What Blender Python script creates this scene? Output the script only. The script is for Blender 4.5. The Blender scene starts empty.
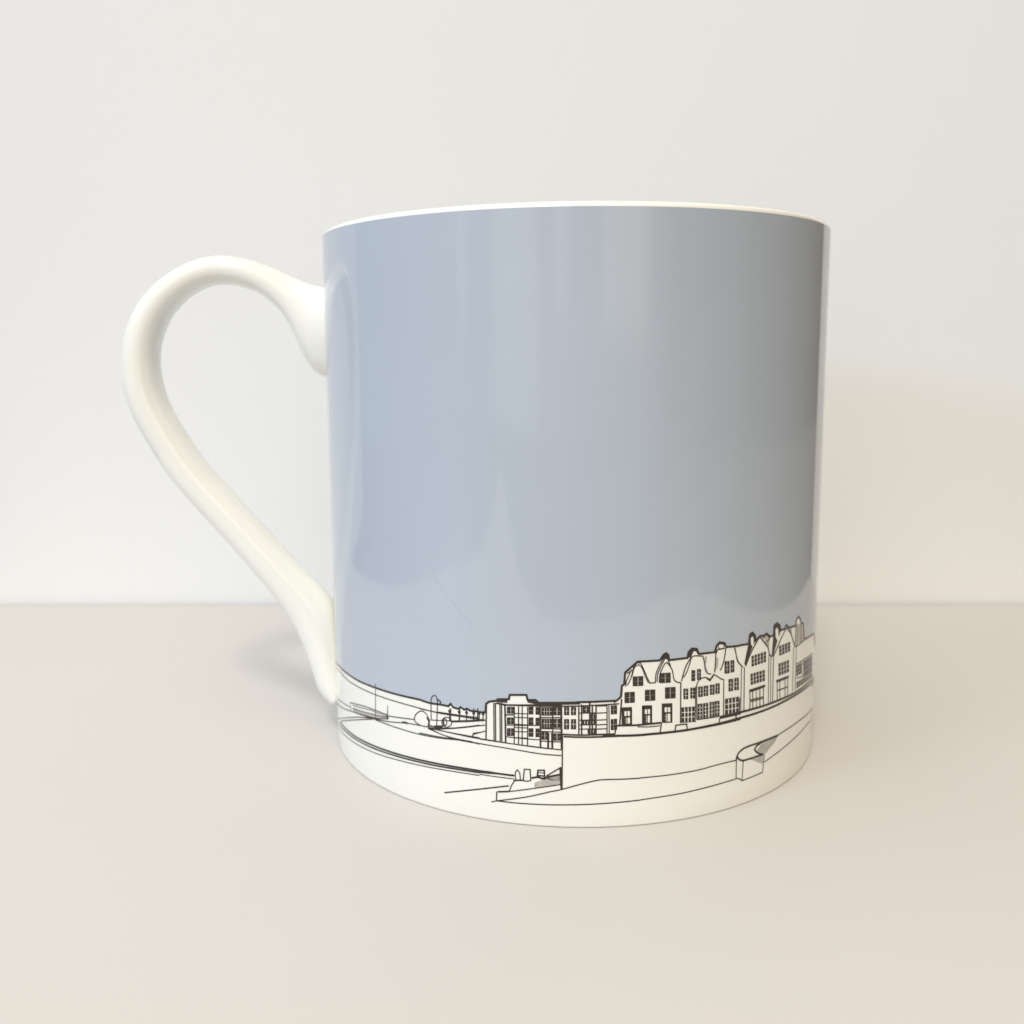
# Close-up of a bone china mug with a printed seaside townscape, standing on a white board in front of a white wall.
# All dimensions are in millimetres, scaled to metres by S.
import bpy, bmesh, math
from mathutils import Vector, Matrix
S = 0.001
scn = bpy.context.scene
col = scn.collection

# ------------------------------------------------------------ materials
def principled(name, base, rough=0.5, spec=0.5, **kw):
    m = bpy.data.materials.new(name); m.use_nodes = True
    b = m.node_tree.nodes['Principled BSDF']
    b.inputs['Base Color'].default_value = (*base, 1)
    b.inputs['Roughness'].default_value = rough
    b.inputs['Specular IOR Level'].default_value = spec
    for k, v in kw.items(): b.inputs[k.replace('_', ' ')].default_value = v
    return m, b
def noise_variation(m, b, base, amount, scale, bump=0.0, bump_scale=None, rough=None, dist=0.0001):
    nt = m.node_tree; N = nt.nodes; L = nt.links
    tc = N.new('ShaderNodeTexCoord')
    n = N.new('ShaderNodeTexNoise'); n.inputs['Scale'].default_value = scale; n.inputs['Detail'].default_value = 5
    L.new(tc.outputs['Object'], n.inputs['Vector'])
    r = N.new('ShaderNodeValToRGB')
    r.color_ramp.elements[0].position = 0.3; r.color_ramp.elements[1].position = 0.7
    r.color_ramp.elements[0].color = (*[c * (1 - amount) for c in base], 1)
    r.color_ramp.elements[1].color = (*[min(1, c * (1 + amount)) for c in base], 1)
    L.new(n.outputs['Fac'], r.inputs['Fac']); L.new(r.outputs['Color'], b.inputs['Base Color'])
    if rough:
        mr = N.new('ShaderNodeMapRange'); mr.inputs['To Min'].default_value = rough[0]; mr.inputs['To Max'].default_value = rough[1]
        L.new(n.outputs['Fac'], mr.inputs['Value']); L.new(mr.outputs['Result'], b.inputs['Roughness'])
    if bump:
        n2 = N.new('ShaderNodeTexNoise'); n2.inputs['Scale'].default_value = bump_scale or scale * 10; n2.inputs['Detail'].default_value = 6
        L.new(tc.outputs['Object'], n2.inputs['Vector'])
        bp = N.new('ShaderNodeBump'); bp.inputs['Strength'].default_value = bump; bp.inputs['Distance'].default_value = dist
        L.new(n2.outputs['Fac'], bp.inputs['Height']); L.new(bp.outputs['Normal'], b.inputs['Normal'])

CH = (0.885, 0.88, 0.825)
m_china, b = principled('bone_china', CH, 0.06, 0.7)
noise_variation(m_china, b, CH, 0.008, 30, bump=0.05, bump_scale=90, dist=0.0004)
BL = (0.455, 0.511, 0.592)
m_blue, b = principled('blue_glaze', BL, 0.07, 0.75)
noise_variation(m_blue, b, BL, 0.012, 60, bump=0.05, bump_scale=90, dist=0.0004)
m_ink, b = principled('dark_ink', (0.030, 0.021, 0.015), 0.14, 0.5)
noise_variation(m_ink, b, (0.030, 0.021, 0.015), 0.15, 900)
m_grey, b = principled('grey_ink', (0.44, 0.42, 0.385), 0.14, 0.5)
noise_variation(m_grey, b, (0.44, 0.42, 0.385), 0.12, 900)
m_pale, b = principled('pale_ink', (0.62, 0.60, 0.55), 0.14, 0.5)
noise_variation(m_pale, b, (0.62, 0.60, 0.55), 0.05, 900)
m_scr, b = principled('scratch_line', (0.41, 0.46, 0.52), 0.3, 0.5)
noise_variation(m_scr, b, (0.41, 0.46, 0.52), 0.15, 900)
TB = (0.628, 0.605, 0.577)
m_table, b = principled('white_board', TB, 0.55, 0.3)
noise_variation(m_table, b, TB, 0.012, 9, bump=0.25, bump_scale=700, rough=(0.5, 0.62), dist=0.00005)
WL = (0.820, 0.825, 0.822)
m_wall, b = principled('white_wall', WL, 0.7, 0.3)
noise_variation(m_wall, b, WL, 0.006, 5, bump=0.3, bump_scale=500, dist=0.00006)
m_desk, b = principled('desk_wood', (0.17, 0.155, 0.14), 0.5, 0.3)
noise_variation(m_desk, b, (0.17, 0.155, 0.14), 0.1, 12)

# ------------------------------------------------------------ helpers
def link(name, me, mat, parent=None, smooth=True):
    o = bpy.data.objects.new(name, me); col.objects.link(o)
    for m in (mat if isinstance(mat, (list, tuple)) else [mat]): me.materials.append(m)
    if parent: o.parent = parent
    for p in me.polygons: p.use_smooth = smooth
    return o
def box(name, x0, y0, z0, x1, y1, z1, mat, bev=0.5, rot=None, loc=(0, 0, 0)):
    bm = bmesh.new(); bmesh.ops.create_cube(bm, size=1)
    for v in bm.verts:
        v.co = Vector(((x0 + x1) / 2 + v.co.x * (x1 - x0), (y0 + y1) / 2 + v.co.y * (y1 - y0), (z0 + z1) / 2 + v.co.z * (z1 - z0))) * S
    if bev: bmesh.ops.bevel(bm, geom=bm.edges[:], offset=bev * S, segments=3, affect='EDGES')
    me = bpy.data.meshes.new(name); bm.to_mesh(me); bm.free()
    o = link(name, me, mat, smooth=False)
    o.location = [c * S for c in loc]
    if rot: o.rotation_euler[2] = rot
    return o

# ------------------------------------------------------------ the mug
mug = bpy.data.objects.new('mug', None); col.objects.link(mug)
mug.empty_display_size = 0.02
mug['label'] = 'glossy white china mug with pale blue band, ink-drawn seafront townscape and looped handle'
mug['category'] = 'mug'

HR = 86.35                       # rim height
def rad(z): return 42.33 - 0.33 * z / 85.6
def lathe(profile, n=360):
    bm = bmesh.new(); rings = []
    for r, z in profile:
        if r < 1e-6: rings.append([bm.verts.new((0, 0, z * S))]); continue
        rings.append([bm.verts.new((r * S * math.sin(2 * math.pi * i / n), -r * S * math.cos(2 * math.pi * i / n), z * S)) for i in range(n)])
    for A, B in zip(rings, rings[1:]):
        for i in range(n):
            j = (i + 1) % n
            if len(A) == 1: bm.faces.new((A[0], B[j], B[i]))
            elif len(B) == 1: bm.faces.new((A[i], A[j], B[0]))
            else: bm.faces.new((A[i], A[j], B[j], B[i]))
    bmesh.ops.recalc_face_normals(bm, faces=bm.faces[:])
    return bm
prof = [(0, 1.6), (30, 1.6), (36.5, 1.5), (37.4, 0.9), (37.9, 0.15), (38.6, 0.0), (41.7, 0.0), (42.05, 0.03), (42.22, 0.12), (42.3, 0.25), (42.33, 0.4)]
for k in range(1, 30): z = 0.4 + (HR - 1.0 - 0.4) * k / 29; prof.append((rad(z), z))
T = 2.1
for k in range(1, 12):
    t = math.pi * k / 12
    prof.append((rad(HR) - T / 2 + T / 2 * math.cos(t), HR - 1.0 + 1.0 * math.sin(t)))
for k in range(0, 16): z = HR - 1.0 - (HR - 1.0 - 10) * k / 15; prof.append((rad(z) - T - 0.3 * (k / 15), z))
for k in range(1, 8):
    t = math.pi / 2 * k / 8
    prof.append((rad(0) - T - 0.4 - 5 + 5 * math.cos(t), 10 - 5 * math.sin(t)))
prof += [(34, 5.0), (20, 4.9), (0, 4.8)]
bm = lathe(prof)
me = bpy.data.meshes.new('body'); bm.to_mesh(me); bm.free()
body = link('body', me, m_china, mug)

# handle: a loop swept in the vertical plane through the mug's axis, (outer, inner) points as (distance from axis, height)
PAIRS = [((40.81, 77.58), (41.34, 62.78)), ((42.64, 78.08), (43.2, 63.14)), ((44.31, 78.42), (44.87, 64.0)), ((45.8, 78.92), (46.28, 66.89)), ((47.94, 79.92), (47.41, 70.27)), ((50.38, 81.24), (49.36, 74.12)), ((53.66, 82.4), (52.66, 77.04)), ((56.12, 83.06), (56.02, 78.3)), ((59.08, 83.39), (59.33, 78.64)), ((62.49, 83.07), (62.19, 78.16)), ((66.81, 81.29), (65.79, 76.03)), ((71.13, 78.19), (68.45, 73.23)), ((74.36, 74.25), (70.09, 69.58)), ((76.56, 68.62), (70.72, 66.23)), ((76.81, 62.41), (70.46, 62.35)), ((75.86, 57.99), (69.51, 58.61)), ((74.03, 53.7), (68.0, 55.69)), ((70.93, 47.96), (65.08, 50.48)), ((68.19, 43.9), (62.71, 46.97)), ((64.34, 39.27), (59.15, 43.07)), ((60.11, 34.29), (55.24, 38.24)), ((56.03, 28.93), (51.12, 33.35)), ((52.64, 24.51), (47.28, 28.95)), ((50.14, 20.53), (44.24, 25.62)), ((48.47, 16.71), (42.21, 23.02)), ((46.9, 11.47), (41.49, 18.4)), ((45.63, 7.31), (41.12, 13.38)), ((43.38, 5.17), (40.76, 8.12))]
HA = math.radians(-87.0)
E = Vector((math.sin(HA), -math.cos(HA), 0)); Nn = Vector((-E.y, E.x, 0)); Zv = Vector((0, 0, 1))
def catmull(P, n):
    out = []
    for i in range(len(P) - 1):
        p0, p1, p2, p3 = P[max(i - 1, 0)], P[i], P[i + 1], P[min(i + 2, len(P) - 1)]
        for k in range(n):
            t = k / n
            out.append(tuple(0.5 * (2 * b_ + (c - a) * t + (2 * a - 5 * b_ + 4 * c - d) * t * t + (3 * b_ - a - 3 * c + d) * t ** 3) for a, b_, c, d in zip(p0, p1, p2, p3)))
    out.append(tuple(P[-1])); return out
st = [(o[0], o[1], i[0], i[1]) for o, i in PAIRS]
for _ in range(1):   # light smoothing of the measured outline
    st = [st[0], st[1]] + [tuple(0.2 * a + 0.6 * b_ + 0.2 * c for a, b_, c in zip(st[i - 1], st[i], st[i + 1])) for i in range(2, len(st) - 2)] + [st[-2], st[-1]]
st = catmull(st, 4)
bm = bmesh.new(); rings = []
NS = 40; n_st = len(st)
for k, (ox, oz, ix, iz) in enumerate(st):
    o = E * ox + Zv * oz; i = E * ix + Zv * iz
    c = (o + i) / 2; h = (o - i) / 2
    u = k / (n_st - 1)
    w = 4.5 + 1.6 * max(0, 1 - u / 0.16) ** 1.5 + 1.2 * max(0, (u - 0.82) / 0.18) ** 1.5
    ring = []
    for j in range(NS):
        t = 2 * math.pi * j / NS
        ct, sn = math.cos(t), math.sin(t)
        pw = 0.88
        ring.append(bm.verts.new((c + h * (abs(ct) ** pw * (1 if ct > 0 else -1)) + Nn * (w * abs(sn) ** pw * (1 if sn > 0 else -1))) * S))
    rings.append(ring)
for A, B in zip(rings, rings[1:]):
    for j in range(NS): bm.faces.new((A[j], A[(j + 1) % NS], B[(j + 1) % NS], B[j]))
bm.faces.new(rings[0]); bm.faces.new(rings[-1])
bmesh.ops.recalc_face_normals(bm, faces=bm.faces[:])
me = bpy.data.meshes.new('handle'); bm.to_mesh(me); bm.free()
handle = link('handle', me, m_china, mug)

# ------------------------------------------------------------ printed artwork, unrolled: (angle round the mug in degrees, height in mm)
SKY = [[-78.83,14.19],[-69.82,15.25],[-62.79,15.58],[-55.59,15.78],[-48.94,16.07],[-44.04,16.22],[-38.84,16.41],[-35.43,16.52],[-32.83,16.35],[-31.48,16.41],[-30.16,16.49],[-28.33,16.47],[-27.78,16.91],[-27.25,16.43],[-26.09,16.33],[-25.56,16.65],[-24.81,16.36],[-24.12,16.59],[-23.45,16.34],[-22.28,16.39],[-21.48,16.35],[-20.96,16.37],[-20.27,16.43],[-20.12,17.68],[-19.47,18.08],[-18.02,18.32],[-17.7,18.57],[-15.5,18.73],[-15.31,19.38],[-12.06,19.56],[-11.82,18.82],[-10.31,18.89],[-9.71,18.5],[-7.02,18.59],[-2.57,18.71],[-2.46,18.76],[4.67,18.89],[3.84,18.77],[5.29,19.03],[5.9,19.45],[6.05,21.02],[6.49,21.24],[6.66,22.93],[9.02,24.4],[13.43,24.36],[14.19,25.14],[14.7,25.33],[15.18,24.99],[15.3,24.28],[19.21,24.32],[19.37,25.14],[20.05,25.59],[21.17,25.46],[21.67,24.67],[25.26,24.6],[25.68,25.5],[26.36,25.92],[27.61,25.71],[28.14,25.05],[31.29,24.86],[31.76,24.91],[33.97,24.81],[34.25,26.21],[34.96,26.4],[35.81,25.91],[36.02,25.06],[37.22,25.59],[38.38,25.47],[39.39,25.68],[40.49,25.08],[41.72,25.0],[41.91,26.54],[42.95,26.78],[44.04,26.23],[44.45,25.42],[45.97,25.44],[46.6,25.94],[47.87,25.29],[51.08,25.13],[51.35,26.1],[52.39,26.33],[53.62,25.73],[54.02,25.05],[55.49,24.7],[56.44,21.99],[65.66,21.25]]
STROKES = [[1,[[-75.72,13.78],[-69.63,14.43],[-65.9,14.5],[-62.95,14.49],[-60.4,14.56],[-57.86,14.66],[-55.69,14.73],[-53.36,14.81],[-51.05,14.87],[-49.02,14.93],[-46.81,15.0],[-44.58,15.06],[-42.61,15.11],[-40.16,15.16],[-37.68,15.19],[-35.48,15.19],[-33.64,15.17],[-31.75,15.14],[-30.02,15.13],[-27.13,15.2],[-24.17,15.27],[-21.5,15.29]]],
[0.9,[[-48.9,16.71],[-49.31,10.82]]],
[0.9,[[-79.59,7.76],[-67.69,9.49],[-61.42,10.19]]],
[1,[[-79.57,6.48],[-74.02,7.57],[-70.47,8.12],[-67.9,8.49],[-64.7,9.02],[-61.84,9.49],[-59.54,9.84],[-56.73,10.18],[-54.08,10.45],[-51.82,10.67],[-49.57,10.91],[-47.33,11.15],[-45.35,11.37],[-43.5,11.62],[-41.62,11.9],[-39.93,12.14]]],
[1,[[-61.52,10.97],[-61.0,9.58]]],
[1,[[-61.52,10.97],[-58.34,11.47],[-55.44,11.88],[-53.04,12.15],[-51.29,12.29],[-49.56,12.37],[-48.03,12.42],[-46.93,12.45],[-45.79,12.47],[-44.77,12.49],[-44.75,11.86],[-46.17,11.61],[-47.75,11.31],[-49.29,11.08],[-52.21,10.75],[-55.69,10.36],[-59.54,9.84]]],
[0.8,[[-59.87,10.9],[-51.07,12.03],[-44.78,12.23]]],
[0.8,[[-60.23,10.29],[-51.12,11.46],[-44.79,12.06]]],
[0.9,[[-44.83,13.97],[-44.96,11.82]]],
[1,[[-44.77,12.36],[-39.9,12.88],[-36.81,13.21]]],
[2,[[-40.39,12.18],[-38.8,12.31]]],
[1,[[-79.58,3.46],[-73.84,5.06],[-70.53,5.99],[-68.3,6.61],[-63.64,7.87],[-59.9,8.85],[-56.99,9.57],[-54.93,10.0],[-52.92,10.37],[-51.18,10.68]]],
[1,[[-71.54,5.12],[-69.86,5.66],[-68.4,6.11],[-63.71,7.39],[-59.96,8.37],[-57.03,9.11],[-54.24,9.8],[-51.57,10.43],[-49.3,10.95]]],
[1.8,[[-70.38,5.43],[-69.25,5.41],[-68.16,5.36],[-66.99,5.38],[-64.11,5.58],[-61.41,5.72],[-59.09,5.84],[-56.16,6.03],[-53.32,6.19],[-50.87,6.33],[-48.14,6.49],[-45.43,6.64],[-43.06,6.76],[-40.56,6.89],[-38.04,7.0],[-35.79,7.09],[-33.67,7.18],[-31.48,7.26],[-29.5,7.33],[-26.85,7.41],[-24.12,7.47],[-21.64,7.48]]],
[1.6,[[-72.95,4.63],[-71.46,4.67],[-70.13,4.65],[-68.71,4.71],[-65.48,4.98],[-62.54,5.18],[-60.07,5.33],[-57.27,5.51],[-54.56,5.67],[-52.21,5.81],[-49.55,5.98],[-46.91,6.15],[-44.61,6.29],[-42.16,6.43],[-39.7,6.55],[-37.51,6.66],[-35.31,6.75],[-33.06,6.84],[-31.02,6.92],[-27.83,7.06],[-24.57,7.16],[-21.65,7.2]]],
[0.9,[[-79.6,3.02],[-77.82,3.27],[-76.33,3.43],[-74.98,3.57],[-71.94,3.83],[-69.5,3.89],[-67.25,4.0],[-63.98,4.28],[-60.9,4.52],[-58.34,4.7],[-55.74,4.88],[-53.18,5.05],[-50.96,5.2],[-48.59,5.37],[-46.22,5.55],[-44.12,5.71],[-41.24,5.91],[-38.37,6.09],[-35.83,6.23],[-33.7,6.34],[-31.5,6.46],[-29.52,6.55],[-26.86,6.66],[-24.13,6.74],[-21.66,6.77]]],
[1,[[-49.31,10.82],[-47.06,10.9],[-44.82,10.95],[-42.83,10.98],[-40.66,11.03],[-38.46,11.06],[-36.47,11.09],[-34.59,11.15],[-32.65,11.22],[-30.88,11.3],[-29.18,11.41],[-27.4,11.54],[-25.79,11.63],[-24.88,11.64],[-23.92,11.62],[-23.04,11.6]]],
[1,[[-39.93,12.21],[-38.46,12.33],[-36.95,12.43],[-35.58,12.51],[-34.51,12.55],[-33.39,12.59],[-32.37,12.6],[-31.62,12.57],[-30.83,12.52],[-30.09,12.49],[-27.71,12.51],[-25.25,12.52],[-23.02,12.5],[-22.54,12.49],[-22.03,12.48],[-21.55,12.47]]],
[1,[[-33.36,12.37],[-32.04,12.21],[-30.66,12.02],[-29.37,11.88],[-28.19,11.8],[-26.94,11.75],[-25.79,11.7],[-24.88,11.67],[-23.93,11.64],[-23.04,11.6],[-22.56,11.58],[-22.05,11.55],[-21.57,11.52]]],
[1,[[-36.82,12.91],[-36.82,13.2],[-36.81,13.5],[-36.7,13.79],[-36.45,14.06],[-36.09,14.32],[-35.71,14.55],[-35.39,14.7],[-35.01,14.83],[-34.67,14.88],[-34.3,14.81],[-33.96,14.66],[-33.68,14.5],[-33.45,14.31],[-33.25,14.09],[-33.11,13.86],[-33.05,13.64],[-33.03,13.38],[-33.06,13.14],[-33.18,12.88],[-33.35,12.62],[-33.95,12.57],[-34.59,12.53],[-35.17,12.53],[-35.73,12.62],[-36.29,12.77],[-36.82,12.91]]],
[2,[[-33.58,14.08],[-33.05,13.51],[-33.23,12.63]]],
[1,[[-32.52,13.95],[-32.51,14.89],[-32.5,15.89],[-32.46,16.83],[-32.41,17.06],[-32.29,17.28],[-32.16,17.43],[-31.98,17.56],[-31.79,17.64],[-31.59,17.69],[-31.38,17.66],[-31.21,17.59],[-31.06,17.42],[-30.96,17.22],[-30.91,17.02],[-30.9,16.8],[-30.99,15.51],[-31.11,14.12],[-31.21,12.81]]],
[1.4,[[-31.0,17.26],[-30.15,16.9],[-30.28,16.36]]],
[1,[[-30.95,15.25],[-27.82,15.37],[-21.5,15.48]]],
[0.9,[[-33.12,13.74],[-27.85,14.3],[-21.5,15.17]]],
[1.1,[[-27.8,16.2],[-27.92,14.29]]],
[1.1,[[-25.78,16.44],[-25.89,14.54]]],
[1.1,[[-24.22,16.61],[-24.33,14.71]]],
[1.1,[[-22.7,16.76],[-22.81,14.88]]],
[1.1,[[-21.87,16.85],[-21.97,14.96]]],
[0.9,[[-27.6,14.14],[-27.67,13.94],[-27.76,13.74],[-27.95,13.56],[-28.19,13.4],[-28.48,13.29],[-28.78,13.22],[-29.08,13.21],[-29.37,13.25],[-29.61,13.34],[-29.79,13.47],[-29.9,13.64],[-29.94,13.83],[-29.89,14.03],[-29.77,14.24],[-29.57,14.42],[-29.33,14.57],[-29.04,14.68],[-28.74,14.75],[-28.44,14.76],[-28.16,14.73],[-27.93,14.63],[-27.74,14.5],[-27.66,14.33],[-27.6,14.14]]],
[1.6,[[-29.67,14.23],[-29.33,13.2]]],
[1.4,[[-33.15,12.89],[-32.64,12.87],[-32.1,12.84],[-31.6,12.83],[-30.86,12.85],[-30.07,12.89],[-29.34,12.96],[-28.14,13.13],[-26.89,13.33],[-25.74,13.54],[-24.34,13.8],[-22.87,14.09],[-21.52,14.35]]],
[1,[[-21.54,13.29],[-22.84,13.04],[-22.95,12.85],[-23.02,12.67],[-22.96,12.49],[-22.86,12.33]]],
[1,[[-28.76,13.99],[-28.79,13.85],[-28.83,13.72],[-28.89,13.61],[-28.99,13.5],[-29.1,13.44],[-29.22,13.4],[-29.33,13.41],[-29.44,13.44],[-29.53,13.52],[-29.59,13.62],[-29.63,13.74],[-29.64,13.87],[-29.62,14.01],[-29.58,14.14],[-29.51,14.25],[-29.41,14.36],[-29.31,14.42],[-29.19,14.46],[-29.07,14.45],[-28.97,14.42],[-28.87,14.34],[-28.81,14.24],[-28.78,14.12],[-28.76,13.99]]],
[1.3,[[-29.63,3.0],[-27.93,3.38],[-26.17,3.76],[-24.57,4.1],[-22.88,4.44],[-21.12,4.79],[-19.51,5.1],[-18.23,5.34],[-16.89,5.58],[-15.64,5.8]]],
[1,[[-35.48,15.12],[-27.82,15.23],[-20.32,15.26]]],
[1,[[-27.85,14.15],[-23.65,14.69],[-20.32,15.22]]],
[1,[[-31.61,12.49],[-27.88,13.15],[-20.33,14.51]]],
[1.1,[[-28.01,16.09],[-28.14,14.16]]],
[2.2,[[-28.39,15.7],[-27.74,15.73]]],
[1.1,[[-25.85,16.23],[-25.96,14.43]]],
[2.2,[[-26.21,15.86],[-25.58,15.89]]],
[1.1,[[-24.23,16.32],[-24.34,14.62]]],
[2.2,[[-24.58,15.97],[-23.97,15.99]]],
[1.1,[[-22.71,16.4],[-22.81,14.78]]],
[2.2,[[-23.05,16.06],[-22.45,16.07]]],
[1.1,[[-21.55,16.45],[-21.64,14.9]]],
[2.2,[[-21.88,16.12],[-21.29,16.13]]],
[1.1,[[-20.72,16.48],[-20.82,14.98]]],
[2.2,[[-21.06,16.15],[-20.47,16.16]]],
[1,[[-23.03,12.36],[-22.95,12.84],[-20.35,13.62]]],
[1,[[-32.96,12.48],[-31.26,12.5],[-29.5,12.5],[-27.89,12.48],[-26.27,12.45],[-24.58,12.4],[-23.03,12.36],[-22.15,12.35],[-21.23,12.36],[-20.37,12.35],[-18.89,12.32],[-17.33,12.26],[-15.89,12.2],[-13.76,12.12],[-11.52,12.01],[-9.43,11.9],[-8.11,11.84],[-6.7,11.79],[-5.38,11.73]]],
[1,[[-33.16,12.5],[-32.28,12.34],[-31.36,12.15],[-30.48,12.01],[-29.65,11.9],[-28.76,11.82],[-27.91,11.76],[-26.18,11.71],[-24.37,11.67],[-22.7,11.64],[-20.01,11.57],[-17.21,11.48],[-14.65,11.36],[-12.83,11.24],[-10.92,11.1],[-9.14,10.98],[-7.91,10.93],[-6.6,10.91],[-5.38,10.87]]],
[1,[[-35.63,11.33],[-34.03,11.39],[-32.38,11.43],[-30.88,11.47],[-29.54,11.53],[-28.13,11.61],[-26.84,11.66],[-25.47,11.68],[-24.03,11.66],[-22.7,11.64]]],
[1.8,[[-27.2,11.69],[-23.04,11.65]]],
[1.3,[[-20.05,17.69],[-20.21,12.42]]],
[1,[[-18.54,17.97],[-18.56,12.24]]],
[1,[[-18.19,18.0],[-18.2,12.27]]],
[1,[[-17.3,18.07],[-17.31,12.35]]],
[1,[[-16.95,18.1],[-16.96,12.38]]],
[1.6,[[-16.29,17.98],[-16.2,12.25]]],
[1.6,[[-18.03,17.97],[-17.31,17.92],[-16.54,17.86],[-15.83,17.85],[-13.71,17.96],[-11.48,18.09],[-9.41,18.19],[-8.09,18.23],[-6.69,18.25],[-5.39,18.26]]],
[2.6,[[-17.86,18.33],[-15.82,18.36]]],
[2.4,[[-11.82,18.64],[-9.71,18.41],[-1.86,18.62]]],
[1,[[-14.43,17.64],[-14.48,12.24]]],
[1,[[-13.6,17.81],[-13.65,12.13]]],
[1,[[-12.89,17.89],[-12.94,12.11]]],
[1,[[-11.83,17.79],[-11.87,12.01]]],
[1,[[-7.98,14.15],[-7.99,11.96]]],
[1,[[-7.02,17.97],[-7.03,11.87]]],
[1.5,[[-9.41,18.06],[-9.37,11.9]]],
[1.8,[[-5.42,18.58],[-5.32,11.73]]],
[0.55,[[-15.83,17.55],[-14.4,17.64],[-14.41,16.72],[-15.84,16.63],[-15.83,17.55]]],
[0.55,[[-11.59,17.8],[-10.77,17.84],[-10.77,16.8],[-11.59,16.77],[-11.59,17.8]]],
[0.55,[[-10.25,17.81],[-9.62,17.84],[-9.63,16.81],[-10.26,16.78],[-10.25,17.81]]],
[0.55,[[-15.85,15.98],[-14.42,16.07],[-14.42,15.15],[-15.86,15.05],[-15.85,15.98]]],
[0.55,[[-11.59,16.24],[-10.78,16.28],[-10.78,15.24],[-11.6,15.2],[-11.59,16.24]]],
[0.55,[[-10.26,16.25],[-9.63,16.28],[-9.63,15.24],[-10.27,15.22],[-10.26,16.25]]],
[0.55,[[-15.86,14.37],[-14.43,14.47],[-14.44,13.41],[-15.88,13.3],[-15.86,14.37]]],
[0.55,[[-11.6,14.64],[-10.78,14.68],[-10.79,13.5],[-11.61,13.46],[-11.6,14.64]]],
[0.55,[[-10.27,14.66],[-9.63,14.69],[-9.64,13.51],[-10.27,13.48],[-10.27,14.66]]],
[0.9,[[-14.44,16.72],[-11.77,16.78]]],
[0.9,[[-14.45,16.14],[-11.78,16.2]]],
[0.9,[[-14.46,15.1],[-11.78,15.16]]],
[0.9,[[-14.46,14.63],[-11.79,14.7]]],
[0.9,[[-14.47,14.05],[-11.79,14.12]]],
[0.9,[[-14.47,13.12],[-11.8,13.2]]],
[1.2,[[-16.16,16.37],[-14.44,16.49]]],
[0.9,[[-16.17,14.86],[-9.42,15.21]]],
[0.9,[[-16.19,13.12],[-9.43,13.06]]],
[0.55,[[-9.11,17.84],[-7.14,17.9],[-7.14,16.76],[-9.12,16.69],[-9.11,17.84]]],
[0.55,[[-6.87,17.96],[-5.53,17.99],[-5.53,16.84],[-6.87,16.81],[-6.87,17.96]]],
[0.55,[[-9.12,16.14],[-7.14,16.21],[-7.14,14.92],[-9.12,14.85],[-9.12,16.14]]],
[0.55,[[-6.87,16.21],[-5.53,16.25],[-5.53,15.01],[-6.87,14.97],[-6.87,16.21]]],
[0.55,[[-9.12,14.23],[-7.92,14.27],[-7.92,13.19],[-9.13,13.14],[-9.12,14.23]]],
[0.55,[[-6.87,14.07],[-5.53,14.11],[-5.53,13.14],[-6.88,13.1],[-6.87,14.07]]],
[1,[[-9.36,14.75],[-5.38,14.8]]],
[1,[[-9.36,14.33],[-5.38,14.34]]],
[1,[[-9.36,16.36],[-5.38,16.48]]],
[1,[[-9.28,12.9],[-5.38,12.89]]],
[1,[[-7.77,14.16],[-7.84,11.96]]],
[1,[[-7.26,14.18],[-7.18,11.94]]],
[1.2,[[-16.64,17.79],[-14.61,17.88],[-12.47,17.96],[-10.49,18.01],[-8.83,18.05],[-7.06,18.09],[-5.42,18.13],[-3.68,18.17],[-1.82,18.21],[-0.09,18.26],[1.75,18.32],[3.72,18.38],[5.58,18.43]]],
[1.8,[[-7.79,18.43],[-7.5,18.1]]],
[0.55,[[-4.82,17.98],[-3.96,17.99],[-3.96,16.89],[-4.82,16.88],[-4.82,17.98]]],
[0.55,[[-4.82,16.22],[-3.96,16.23],[-3.95,14.83],[-4.82,14.81],[-4.82,16.22]]],
[0.55,[[-3.52,18.0],[-2.66,18.0],[-2.66,16.91],[-3.52,16.9],[-3.52,18.0]]],
[0.55,[[-3.51,16.23],[-2.65,16.24],[-2.65,14.84],[-3.51,14.83],[-3.51,16.23]]],
[1.2,[[-2.1,18.19],[-2.08,13.95]]],
[1.3,[[-1.57,18.42],[-1.54,14.07]]],
[1.3,[[-0.03,18.42],[0.0,14.06]]],
[1.3,[[0.45,18.41],[0.48,14.06]]],
[1.3,[[1.16,18.41],[1.19,14.05]]],
[1,[[-2.09,17.16],[1.26,17.2]]],
[1,[[1.35,17.15],[3.2,17.19]]],
[1,[[-2.09,16.13],[1.27,16.17]]],
[1,[[1.36,16.12],[3.21,16.16]]],
[1,[[-2.09,15.44],[1.27,15.48]]],
[1,[[1.36,15.43],[3.21,15.47]]],
[1,[[-2.08,14.82],[1.28,14.86]]],
[1,[[1.37,14.81],[3.22,14.85]]],
[0.55,[[-1.33,18.08],[-0.08,18.07],[-0.08,17.28],[-1.32,17.28],[-1.33,18.08]]],
[0.55,[[-1.5,16.06],[1.18,16.05],[1.18,15.5],[-1.49,15.51],[-1.5,16.06]]],
[0.55,[[-0.36,14.87],[1.19,14.86],[1.19,14.17],[-0.36,14.18],[-0.36,14.87]]],
[0.55,[[-0.08,17.05],[1.17,17.04],[1.18,16.24],[-0.07,16.25],[-0.08,17.05]]],
[1,[[1.34,18.18],[3.18,18.19]]],
[1,[[3.24,18.37],[3.29,14.02]]],
[0.9,[[3.6,18.25],[3.71,14.01]]],
[1.6,[[-0.03,18.64],[-0.03,18.19]]],
[0.55,[[4.02,18.17],[4.44,18.16],[4.46,16.95],[4.04,16.96],[4.02,18.17]]],
[0.55,[[4.62,18.2],[5.1,18.19],[5.12,16.98],[4.64,16.99],[4.62,18.2]]],
[0.55,[[4.04,16.18],[4.47,16.17],[4.48,14.65],[4.06,14.67],[4.04,16.18]]],
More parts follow.
